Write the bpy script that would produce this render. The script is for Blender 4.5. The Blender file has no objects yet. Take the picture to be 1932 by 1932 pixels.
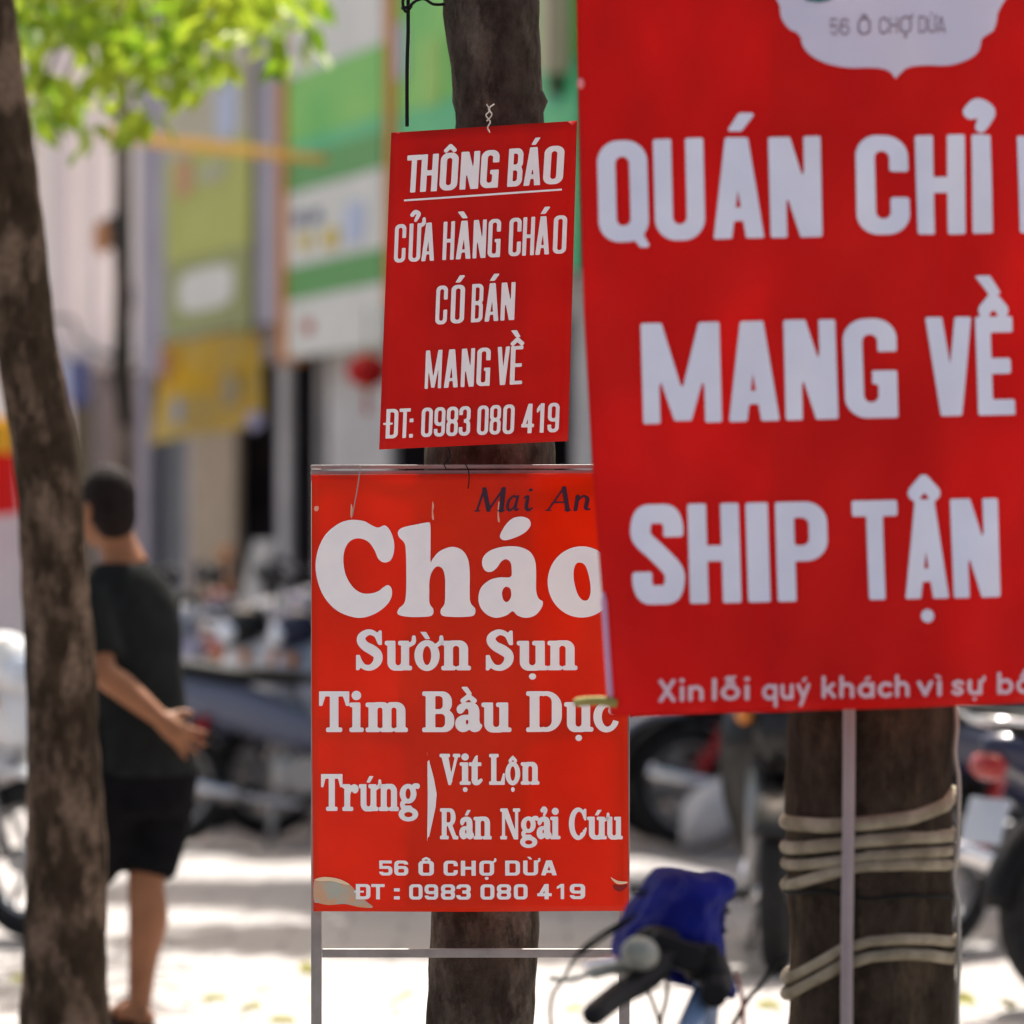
import bpy, bmesh, math, random
import numpy as np
from mathutils import Vector, Matrix

SC = bpy.context.scene
COL = SC.collection
R = math.radians

# ------------------------------------------------------------------ camera, sky, sun, exposure
F = 9000.0            # focal length in units of a 1932-wide picture
CX, CY = 966.0, 1000.0
H = 1.45
cam = bpy.data.cameras.new("camera")
cam_o = bpy.data.objects.new("camera", cam)
COL.objects.link(cam_o)
cam_o.location = (0, 0, H)
cam_o.rotation_euler = (R(90), 0, 0)
cam.sensor_width = 36.0
cam.lens = 36.0 * F / 1932.0
cam.shift_y = (CY - 966.0) / 1932.0
cam.clip_start = 0.2
cam.clip_end = 600
cam.dof.use_dof = True
cam.dof.focus_distance = 9.0
cam.dof.aperture_fstop = cam.lens / 56.0
SC.camera = cam_o

SUN_EL = R(60)
SUN_AZ = R(10)        # from straight behind the signs towards the right
world = bpy.data.worlds.new("World")
SC.world = world
world.use_nodes = True
wn = world.node_tree.nodes
wl = world.node_tree.links
wn.clear()
sky = wn.new("ShaderNodeTexSky")
sky.sky_type = 'NISHITA'
sky.sun_disc = False
sky.sun_elevation = SUN_EL
sky.sun_rotation = SUN_AZ
sky.dust_density = 6.0
sky.ozone_density = 0.6
sky.air_density = 0.8
bg = wn.new("ShaderNodeBackground")
bg.inputs[1].default_value = 0.125
wo = wn.new("ShaderNodeOutputWorld")
tint = wn.new("ShaderNodeMix")
tint.data_type = 'RGBA'; tint.blend_type = 'MULTIPLY'
tint.inputs[0].default_value = 1.0
tint.inputs[7].default_value = (1.05, 0.97, 0.86, 1)      # warm white-balance tint over the whole sky
wl.new(sky.outputs[0], tint.inputs[6])
wl.new(tint.outputs[2], bg.inputs[0])
wl.new(bg.outputs[0], wo.inputs[0])

sun = bpy.data.lights.new("sun", 'SUN')
sun.energy = 5.0
sun.angle = R(0.53)
sun.color = (1.0, 0.95, 0.88)
sun_o = bpy.data.objects.new("sun", sun)
COL.objects.link(sun_o)
SUND = Vector((math.sin(SUN_AZ) * math.cos(SUN_EL), math.cos(SUN_AZ) * math.cos(SUN_EL), math.sin(SUN_EL)))
sun_o.rotation_euler = SUND.to_track_quat('Z', 'Y').to_euler()
sun_o.location = (3, 20, 25)

SC.view_settings.view_transform = 'Standard'
SC.view_settings.look = 'None'
SC.view_settings.gamma = 1
SC.view_settings.exposure = 1.2

# ------------------------------------------------------------------ helpers
def W(px, py, D):
    """the point seen at picture position (px, py) when it stands D metres away"""
    return Vector(((px - CX) * D / F, D, H - (py - CY) * D / F))

def empty(name, loc=(0, 0, 0), rz=0.0):
    o = bpy.data.objects.new(name, None)
    o.empty_display_size = 0.1
    COL.objects.link(o)
    o.location = loc
    o.rotation_euler = (0, 0, rz)
    return o

def tag(o, label=None, cat=None, group=None, kind=None):
    if label: o["label"] = label
    if cat: o["category"] = cat
    if group: o["group"] = group
    if kind: o["kind"] = kind
    return o

def thing(name, label, cat, loc=(0, 0, 0), rz=0.0, group=None):
    return tag(empty(name, loc, rz), label, cat, group)

def copy_tree(o, parent=None):
    c = o.copy()
    COL.objects.link(c)
    c.parent = parent
    for ch in list(o.children):
        copy_tree(ch, c)
    return c

class MB:
    def __init__(s):
        s.v = []; s.f = []; s.m = []; s.sm = []
    def add(s, vs, fs, mi=0, smooth=False):
        b = len(s.v)
        s.v += [tuple(x) for x in vs]
        for f in fs:
            s.f.append([i + b for i in f]); s.m.append(mi); s.sm.append(smooth)
    def box(s, c, size, rot=None, mi=0, bev=0.0):
        hx, hy, hz = size[0] / 2, size[1] / 2, size[2] / 2
        c = Vector(c)
        if bev > 0:
            b = min(bev, hx * .49, hy * .49, hz * .49)
            bm = bmesh.new()
            bmesh.ops.create_cube(bm, size=1)
            for v in bm.verts: v.co = Vector((v.co.x * 2 * hx, v.co.y * 2 * hy, v.co.z * 2 * hz))
            bmesh.ops.bevel(bm, geom=list(bm.edges), offset=b, segments=2, affect='EDGES', profile=0.6)
            bm.verts.index_update()
            vs = [v.co.copy() for v in bm.verts]
            fs = [[v.index for v in f.verts] for f in bm.faces]
            bm.free()
        else:
            vs = [Vector((x, y, z)) for x in (-hx, hx) for y in (-hy, hy) for z in (-hz, hz)]
            fs = [(0, 1, 3, 2), (4, 6, 7, 5), (0, 4, 5, 1), (2, 3, 7, 6), (0, 2, 6, 4), (1, 5, 7, 3)]
        if rot is not None: vs = [rot @ v for v in vs]
        s.add([v + c for v in vs], fs, mi, False)
    def tube(s, pts, r, n=10, mi=0, cap=True, smooth=True, squash=None):
        pts = [Vector(p) for p in pts]
        k = len(pts)
        rs = list(r) if hasattr(r, '__len__') else [r] * k
        tang = []
        for i in range(k):
            t = pts[min(i + 1, k - 1)] - pts[max(i - 1, 0)]
            tang.append(t.normalized() if t.length > 1e-9 else Vector((0, 0, 1)))
        ref = Vector((0, 0, 1)) if abs(tang[0].z) < .9 else Vector((1, 0, 0))
        a = tang[0].cross(ref).normalized()
        vs = []
        for i in range(k):
            a = (a - tang[i] * a.dot(tang[i]))
            a = a.normalized() if a.length > 1e-6 else tang[i].orthogonal().normalized()
            b = tang[i].cross(a)
            for j in range(n):
                th = 2 * math.pi * j / n
                vs.append(pts[i] + (a * math.cos(th) + b * math.sin(th)) * rs[i])
        fs = []
        for i in range(k - 1):
            for j in range(n):
                j2 = (j + 1) % n
                fs.append((i * n + j, i * n + j2, (i + 1) * n + j2, (i + 1) * n + j))
        s.add(vs, fs, mi, smooth)
        if cap:
            b0 = len(s.v) - len(vs)
            s.f.append([b0 + j for j in range(n)][::-1]); s.m.append(mi); s.sm.append(False)
            s.f.append([b0 + (k - 1) * n + j for j in range(n)]); s.m.append(mi); s.sm.append(False)
    def rings(s, rings, mi=0, smooth=True, cap=True):
        n = len(rings[0])
        vs = [p for r in rings for p in r]
        fs = []
        for i in range(len(rings) - 1):
            for j in range(n):
                j2 = (j + 1) % n
                fs.append((i * n + j, i * n + j2, (i + 1) * n + j2, (i + 1) * n + j))
        if cap:
            fs.append(list(range(n))[::-1])
            fs.append([(len(rings) - 1) * n + j for j in range(n)])
        s.add(vs, fs, mi, smooth)
    def loft(s, secs, axis='x', n=16, e=2.6, mi=0):
        """secs: (pos, centre1, centre2, half1, half2) along axis; 1,2 = the other two axes in order"""
        rr = []
        for (p, c1, c2, h1, h2) in secs:
            ring = []
            for j in range(n):
                th = 2 * math.pi * j / n
                ct, st = math.cos(th), math.sin(th)
                a = c1 + h1 * math.copysign(abs(ct) ** (2 / e), ct)
                b = c2 + h2 * math.copysign(abs(st) ** (2 / e), st)
                ring.append((p, a, b) if axis == 'x' else ((a, p, b) if axis == 'y' else (a, b, p)))
            rr.append(ring)
        s.rings(rr, mi)
    def ellip(s, c, rad, n=14, m=9, mi=0, rot=None):
        c = Vector(c); rr = []
        for i in range(m + 1):
            ph = math.pi * (i + .001) / (m + .002) - math.pi / 2
            ring = []
            for j in range(n):
                th = 2 * math.pi * j / n
                v = Vector((rad[0] * math.cos(ph) * math.cos(th), rad[1] * math.cos(ph) * math.sin(th), rad[2] * math.sin(ph)))
                if rot is not None: v = rot @ v
                ring.append(c + v)
            rr.append(ring)
        s.rings(rr, mi)
    def torus(s, c, Rr, r, ax='y', n=36, m=10, mi=0, flat=1.0):
        c = Vector(c); vs = []; fs = []
        for i in range(n):
            a = 2 * math.pi * i / n
            for j in range(m):
                b = 2 * math.pi * j / m
                q = Rr + r * math.cos(b); h = r * flat * math.sin(b)
                p = {'y': (q * math.cos(a), h, q * math.sin(a)), 'z': (q * math.cos(a), q * math.sin(a), h), 'x': (h, q * math.cos(a), q * math.sin(a))}[ax]
                vs.append(c + Vector(p))
        for i in range(n):
            for j in range(m):
                fs.append((i * m + j, ((i + 1) % n) * m + j, ((i + 1) % n) * m + (j + 1) % m, i * m + (j + 1) % m))
        s.add(vs, fs, mi, True)
    def build(s, name, mats, parent=None, smooth_angle=None):
        me = bpy.data.meshes.new(name)
        me.from_pydata([tuple(x) for x in s.v], [], s.f)
        if not isinstance(mats, (list, tuple)): mats = [mats]
        for m in mats: me.materials.append(m)
        me.polygons.foreach_set("material_index", s.m)
        me.polygons.foreach_set("use_smooth", s.sm)
        me.update()
        bm = bmesh.new(); bm.from_mesh(me)
        bmesh.ops.recalc_face_normals(bm, faces=bm.faces)
        bm.to_mesh(me); bm.free()
        o = bpy.data.objects.new(name, me)
        COL.objects.link(o)
        if parent is not None: o.parent = parent
        return o

def catmull(pts, per=8, closed=False):
    P = [Vector(p) for p in pts]; out = []
    n = len(P)
    rng = range(n if closed else n - 1)
    for i in rng:
        if closed:
            p0, p1, p2, p3 = P[(i - 1) % n], P[i], P[(i + 1) % n], P[(i + 2) % n]
        else:
            p0, p1, p2, p3 = P[max(i - 1, 0)], P[i], P[i + 1], P[min(i + 2, n - 1)]
        for k in range(per):
            t = k / per
            out.append(0.5 * ((2 * p1) + (p2 - p0) * t + (2 * p0 - 5 * p1 + 4 * p2 - p3) * t * t + (3 * p1 - p0 - 3 * p2 + p3) * t ** 3))
    if not closed: out.append(P[-1])
    return out

# ------------------------------------------------------------------ materials
_M = {}
def mat(name, col, rough=.6, col2=None, scale=6.0, metal=0.0, bump=0.0, bscale=None, spec=.28, trans=0.0, coat=0.0, stretch=(1, 1, 1), contrast=(.35, .65), detail=5):
    if name in _M: return _M[name]
    m = bpy.data.materials.new(name); m.use_nodes = True
    nt = m.node_tree; N = nt.nodes; L = nt.links
    p = N["Principled BSDF"]
    p.inputs["Base Color"].default_value = (*col, 1)
    p.inputs["Roughness"].default_value = rough
    p.inputs["Metallic"].default_value = metal
    p.inputs["Specular IOR Level"].default_value = spec
    if coat: p.inputs["Coat Weight"].default_value = coat; p.inputs["Coat Roughness"].default_value = .05
    tc = N.new("ShaderNodeTexCoord"); mp = N.new("ShaderNodeMapping")
    mp.inputs["Scale"].default_value = stretch
    L.new(tc.outputs["Object"], mp.inputs[0])
    colsock = None
    if col2 is not None:
        nz = N.new("ShaderNodeTexNoise"); nz.inputs["Scale"].default_value = scale; nz.inputs["Detail"].default_value = detail
        L.new(mp.outputs[0], nz.inputs[0])
        cr = N.new("ShaderNodeValToRGB")
        cr.color_ramp.elements[0].position = contrast[0]; cr.color_ramp.elements[1].position = contrast[1]
        cr.color_ramp.elements[0].color = (*col, 1); cr.color_ramp.elements[1].color = (*col2, 1)
        L.new(nz.outputs[0], cr.inputs[0]); L.new(cr.outputs[0], p.inputs["Base Color"])
        colsock = cr.outputs[0]
    if bump:
        nb = N.new("ShaderNodeTexNoise"); nb.inputs["Scale"].default_value = bscale or scale * 3; nb.inputs["Detail"].default_value = 6
        L.new(mp.outputs[0], nb.inputs[0])
        bp = N.new("ShaderNodeBump"); bp.inputs["Strength"].default_value = bump; bp.inputs["Distance"].default_value = .02
        L.new(nb.outputs[0], bp.inputs["Height"]); L.new(bp.outputs[0], p.inputs["Normal"])
    if trans:
        out = N["Material Output"]
        tb = N.new("ShaderNodeBsdfTranslucent"); tb.inputs[0].default_value = (*col, 1)
        if colsock is not None: L.new(colsock, tb.inputs[0])
        mx = N.new("ShaderNodeMixShader"); mx.inputs[0].default_value = trans
        L.new(p.outputs[0], mx.inputs[1]); L.new(tb.outputs[0], mx.inputs[2]); L.new(mx.outputs[0], out.inputs[0])
    _M[name] = m
    return m

def bark_mat(name, dark, mid, patch, pamount, zs=1.0):
    m = bpy.data.materials.new(name); m.use_nodes = True
    nt = m.node_tree; N = nt.nodes; L = nt.links; p = N["Principled BSDF"]
    p.inputs["Roughness"].default_value = .9
    p.inputs["Specular IOR Level"].default_value = .04
    tc = N.new("ShaderNodeTexCoord")
    def noise(scale, st, det=6):
        mp = N.new("ShaderNodeMapping"); mp.inputs["Scale"].default_value = st
        L.new(tc.outputs["Object"], mp.inputs[0])
        n = N.new("ShaderNodeTexNoise"); n.inputs["Scale"].default_value = scale; n.inputs["Detail"].default_value = det
        n.inputs["Roughness"].default_value = .65
        L.new(mp.outputs[0], n.inputs[0]); return n.outputs[0]
    def ramp(s, p0, p1, c0, c1):
        r = N.new("ShaderNodeValToRGB"); r.color_ramp.elements[0].position = p0; r.color_ramp.elements[1].position = p1
        r.color_ramp.elements[0].color = (*c0, 1); r.color_ramp.elements[1].color = (*c1, 1); L.new(s, r.inputs[0]); return r.outputs[0]
    base = ramp(noise(26, (1, 1, .55)), .38, .66, dark, mid)
    pm = ramp(noise(9, (1.2, 1.2, .5)), 1 - pamount - .06, 1 - pamount + .06, (0, 0, 0), (1, 1, 1))
    fine = ramp(noise(70, (1, 1, .8)), .4, .6, (.55, .55, .55), (1, 1, 1))
    mul = N.new("ShaderNodeMix"); mul.data_type = 'RGBA'; mul.blend_type = 'MULTIPLY'; mul.inputs[0].default_value = 1
    L.new(pm, mul.inputs[6]); L.new(fine, mul.inputs[7])
    mx = N.new("ShaderNodeMix"); mx.data_type = 'RGBA'; mx.inputs[7].default_value = (*patch, 1)
    L.new(mul.outputs[2], mx.inputs[0]); L.new(base, mx.inputs[6])
    L.new(mx.outputs[2], p.inputs["Base Color"])
    add = N.new("ShaderNodeMath"); add.operation = 'ADD'
    L.new(noise(30, (1, 1, .6)), add.inputs[0]); L.new(noise(95, (1, 1, .9)), add.inputs[1])
    bp = N.new("ShaderNodeBump"); bp.inputs["Strength"].default_value = .85; bp.inputs["Distance"].default_value = .022
    L.new(add.outputs[0], bp.inputs["Height"]); L.new(bp.outputs[0], p.inputs["Normal"])
    return m

RED1 = mat("red_notice_paint", (.54, .009, .006), .45, (.64, .013, .008), 5, bump=.03, bscale=3, trans=.22, spec=.15)
RED2 = mat("red_menu_sheet", (.66, .022, .002), .28, (.78, .032, .003), 4, bump=.05, bscale=2.5, trans=.27, spec=.22)
RED3 = mat("red_banner_vinyl", (.56, .005, .004), .5, (.68, .008, .006), 3, bump=.06, bscale=5, trans=.24, spec=.14)
WHITE_P = mat("white_lettering_paint", (.80, .83, .85), .5, (.85, .87, .87), 18, spec=.3)
WHITE_B = mat("banner_lettering", (.60, .62, .74), .45, (.66, .68, .80), 9)
WHITE_S = mat("small_banner_lettering", (.58, .42, .48), .5)
INK = mat("dark_lettering_ink", (.035, .012, .03), .5)
STEEL = mat("galvanised_steel", (.22, .215, .205), .5, (.29, .28, .27), 20, metal=.3, bump=.05, spec=.3)
WIRE = mat("grey_wire", (.30, .29, .27), .5, metal=.5)
DARKWIRE = mat("dark_cable", (.010, .011, .010), .7, spec=.1)
PLASTIC_BLACK = mat("black_plastic", (.008, .008, .009), .55, spec=.12)
RUBBER = mat("tyre_rubber", (.014, .014, .015), .85, (.024, .024, .024), 30, spec=.2)
CHROME = mat("chrome", (.62, .62, .64), .18, metal=1.0)
ALLOY = mat("grey_alloy", (.32, .32, .33), .4, metal=.8)
# ------------------------------------------------------------------ lettering: glyphs drawn as distance fields, cut into small faces
def g_rb(x0, y0, x1, y1, r):
    cx, cy, hx, hy = (x0 + x1) / 2, (y0 + y1) / 2, abs(x1 - x0) / 2, abs(y1 - y0) / 2
    r = min(r, hx, hy)
    def f(X, Y):
        qx = np.abs(X - cx) - hx + r; qy = np.abs(Y - cy) - hy + r
        return np.hypot(np.maximum(qx, 0), np.maximum(qy, 0)) + np.minimum(np.maximum(qx, qy), 0) - r
    return f
def g_box(x0, y0, x1, y1): return g_rb(x0, y0, x1, y1, 0)
def g_poly(pts):
    P = np.array([(p[0], p[1]) for p in pts], float)
    def f(X, Y):
        d = np.full(X.shape, 1e9); s = np.ones(X.shape)
        n = len(P)
        for i in range(n):
            a = P[i]; b = P[i - 1]
            ex, ey = b[0] - a[0], b[1] - a[1]
            wx, wy = X - a[0], Y - a[1]
            t = np.clip((wx * ex + wy * ey) / (ex * ex + ey * ey + 1e-12), 0, 1)
            d = np.minimum(d, (wx - ex * t) ** 2 + (wy - ey * t) ** 2)
            c1 = Y >= a[1]; c2 = Y < b[1]; c3 = ex * wy > ey * wx
            flip = (c1 & c2 & c3) | (~c1 & ~c2 & ~c3)
            s = np.where(flip, -s, s)
        return s * np.sqrt(d)
    return f
def g_stroke(pts, r):
    P = [(p[0], p[1]) for p in pts]
    rs = list(r) if hasattr(r, '__len__') else [r] * len(P)
    def f(X, Y):
        d = np.full(X.shape, 1e9)
        for i in range(len(P) - 1):
            a, b = P[i], P[i + 1]
            ex, ey = b[0] - a[0], b[1] - a[1]
            wx, wy = X - a[0], Y - a[1]
            t = np.clip((wx * ex + wy * ey) / (ex * ex + ey * ey + 1e-12), 0, 1)
            d = np.minimum(d, np.hypot(wx - ex * t, wy - ey * t) - (rs[i] + (rs[i + 1] - rs[i]) * t))
        return d
    return f
def g_cat(pts, r, per=6):
    q = catmull([(p[0], p[1], 0) for p in pts], per)
    if hasattr(r, '__len__'):
        rr = [x.x for x in catmull([(v, 0, 0) for v in r], per)]
    else:
        rr = r
    return g_stroke([(v.x, v.y) for v in q], rr)
def g_ell(cx, cy, rx, ry):
    k = min(rx, ry)
    return lambda X, Y: (np.hypot((X - cx) / rx, (Y - cy) / ry) - 1) * k
def g_U(*fs): return lambda X, Y: np.minimum.reduce([f(X, Y) for f in fs])
def g_S(a, *bs): return lambda X, Y: np.maximum.reduce([a(X, Y)] + [-b(X, Y) for b in bs])
def g_I(*fs): return lambda X, Y: np.maximum.reduce([f(X, Y) for f in fs])
def g_grow(a, k): return lambda X, Y: a(X, Y) - k
def g_shift(a, dx, dy): return lambda X, Y: a(X - dx, Y - dy)

def blk(ch, Wd=.5, s=.19, t=.17, R0=.2):
    """heavy sans capital or digit, cap height 1 -> (field, x0, x1)"""
    r_in = max(R0 - s * .75, .03)
    def ring(x0, y0, x1, y1, Rr=None):
        Rr = R0 if Rr is None else Rr
        return g_S(g_rb(x0, y0, x1, y1, Rr), g_rb(x0 + s, y0 + t, x1 - s, y1 - t, max(Rr - s * .75, .03)))
    def dring(y0, y1):
        o = g_U(g_rb(0, y0, Wd, y1, R0), g_box(0, y0, Wd * .5, y1))
        i = g_U(g_rb(s, y0 + t, Wd - s, y1 - t, r_in), g_box(s, y0 + t, max(Wd * .5, s + .01), y1 - t))
        return g_S(o, i)
    w = Wd
    h = s / 2
    if ch == 'I': w = s; f = g_box(0, 0, s, 1)
    elif ch == 'H': f = g_U(g_box(0, 0, s, 1), g_box(Wd - s, 0, Wd, 1), g_box(s * .5, .5 - t / 2, Wd - s * .5, .5 + t / 2))
    elif ch == 'N': f = g_U(g_box(0, 0, s * .9, 1), g_box(Wd - s * .9, 0, Wd, 1), g_poly([(0, 1), (s * 1.15, 1), (Wd, 0), (Wd - s * 1.15, 0)]))
    elif ch == 'M':
        w = Wd * 1.5; c = w / 2
        f = g_U(g_box(0, 0, s * .9, 1), g_box(w - s * .9, 0, w, 1), g_poly([(0, 1), (s * 1.1, 1), (c + s * .45, .02), (c - s * .45, .02)]),
                g_poly([(w, 1), (w - s * 1.1, 1), (c - s * .45, .02), (c + s * .45, .02)]))
    elif ch == 'A':
        c = Wd / 2
        f = g_U(g_poly([(0, 0), (s, 0), (c + s * .42, 1), (c - s * .62, 1)]), g_poly([(Wd, 0), (Wd - s, 0), (c - s * .42, 1), (c + s * .62, 1)]),
                g_box(Wd * .22, .17, Wd * .78, .17 + t * .85))
    elif ch == 'V':
        c = Wd / 2
        f = g_U(g_poly([(0, 1), (s, 1), (c + s * .42, 0), (c - s * .62, 0)]), g_poly([(Wd, 1), (Wd - s, 1), (c - s * .42, 0), (c + s * .62, 0)]))
    elif ch in 'O0': f = ring(0, 0, Wd, 1)
    elif ch == 'Q': f = g_U(ring(0, 0, Wd, 1), g_poly([(Wd * .50, .17), (Wd * .78, .17), (Wd * 1.03, -.06), (Wd * .80, -.06)]))
    elif ch == 'C': f = g_S(ring(0, 0, Wd, 1), g_box(Wd * .5, .38, Wd + .1, .63))
    elif ch == 'G': f = g_U(g_S(ring(0, 0, Wd, 1), g_box(Wd * .5, .47, Wd + .1, .66)), g_box(Wd * .52, .47 - t * .8, Wd, .48), g_box(Wd - s, 0.0, Wd, .47))
    elif ch == 'U':
        f = g_I(g_S(g_rb(0, 0, Wd, 2, R0), g_rb(s, t, Wd - s, 2, r_in)), g_box(-.1, -.1, Wd + .1, 1))
    elif ch == 'T': f = g_U(g_box(0, 1 - t, Wd, 1), g_box(Wd / 2 - h, 0, Wd / 2 + h, 1))
    elif ch == 'E': w = Wd * .88; f = g_U(g_box(0, 0, s, 1), g_box(0, 1 - t, w, 1), g_box(0, .5 - t / 2, w * .93, .5 + t / 2), g_box(0, 0, w, t))
    elif ch == 'P': f = g_U(g_box(0, 0, s, 1), dring(.40, 1))
    elif ch == 'B': f = g_U(dring(.5 - t * .45, 1), dring(0, .5 + t * .45))
    elif ch == 'D': f = dring(0, 1)
    elif ch == 'Đ': f = g_U(dring(0, 1), g_box(-.09, .5 - t * .32, Wd * .55, .5 + t * .32))
    elif ch == 'S':
        q = max(h, t / 2)
        q *= 1.06
        f = g_cat([(Wd - q, .675), (Wd - q, .79), (Wd * .72, 1 - q * 1.1), (Wd / 2, 1 - q), (Wd * .28, 1 - q * 1.1), (q, .79), (q * 1.1, .66), (Wd / 2, .51), (Wd - q * 1.1, .34), (Wd - q, .21), (Wd * .72, q * 1.1), (Wd / 2, q), (Wd * .28, q * 1.1), (q, .21), (q, .325)], q)
        f = g_S(f, g_box(Wd - 2 * q + .012, .592, Wd + .1, .668), g_box(-.1, .332, 2 * q - .012, .408)) if s > .15 else f
    elif ch == '8': f = g_U(ring(0, .5 - t * .45, Wd, 1), ring(0, 0, Wd, .5 + t * .45))
    elif ch == '3': f = g_S(g_U(ring(0, .5 - t * .45, Wd, 1), ring(0, 0, Wd, .5 + t * .45)), g_box(-.1, .30, Wd * .42, .70))
    elif ch == '9': f = g_U(ring(0, .36, Wd, 1), g_I(g_S(ring(0, 0, Wd, 1), g_box(-.1, .27, Wd * .5, .6)), g_box(-.1, -.1, Wd + .1, .7)))
    elif ch == '6': f = g_U(ring(0, 0, Wd, .64), g_I(g_S(ring(0, 0, Wd, 1), g_box(Wd * .5, .4, Wd + .1, .73)), g_box(-.1, .3, Wd + .1, 1.1)))
    elif ch == '5': f = g_U(g_box(0, 1 - t, Wd * .95, 1), g_box(0, .46, s * .85, 1), g_S(ring(0, 0, Wd, .64), g_box(-.1, .26, Wd * .45, .46 - .02)), g_box(0, .5, Wd * .5, .62))
    elif ch == '4': f = g_U(g_box(Wd * .5, 0, Wd * .5 + s, 1), g_box(0, .2, Wd, .2 + t), g_poly([(0, .2), (s * .9, .2), (Wd * .5 + s, 1), (Wd * .5, 1)]))
    elif ch == '1': w = Wd * .62; f = g_U(g_box(w - s, 0, w, 1), g_poly([(w - s, 1), (w - s, .76), (0, .66), (0, .82)]))
    elif ch == ':': w = s; f = g_U(g_box(0, 0, s, t * 1.1), g_box(0, .52, s, .52 + t * 1.1))
    else: raise ValueError(ch)
    return g_grow(f, -.004), 0.0, w

A_OUT = [(1035, 650), (1042, 610), (1080, 575), (1150, 555), (1230, 555), (1290, 580), (1320, 630), (1326, 700), (1326, 790), (1340, 835), (1362, 850), (1355, 885), (1320, 925),
         (1270, 938), (1225, 925), (1200, 902), (1165, 925), (1110, 938), (1060, 920), (1025, 880), (1015, 830), (1030, 775), (1075, 735), (1130, 720), (1188, 718), (1194, 680), (1188, 640), (1165, 622),
         (1138, 635), (1115, 668), (1085, 690), (1052, 685)]
A_IN = [(1165, 770), (1186, 780), (1192, 812), (1186, 836), (1170, 853), (1150, 842), (1142, 806), (1150, 780)]
def a_glyph(xh):
    k = xh / 383.0
    o = catmull([((x - 1015) * k * .92, (938 - y) * k, 0) for x, y in A_OUT], 4, True)
    i = catmull([((x - 1015) * k * .92, (938 - y) * k, 0) for x, y in A_IN], 4, True)
    return g_S(g_poly(o), g_poly(i)), 0.0, 347 * k * .92

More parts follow.
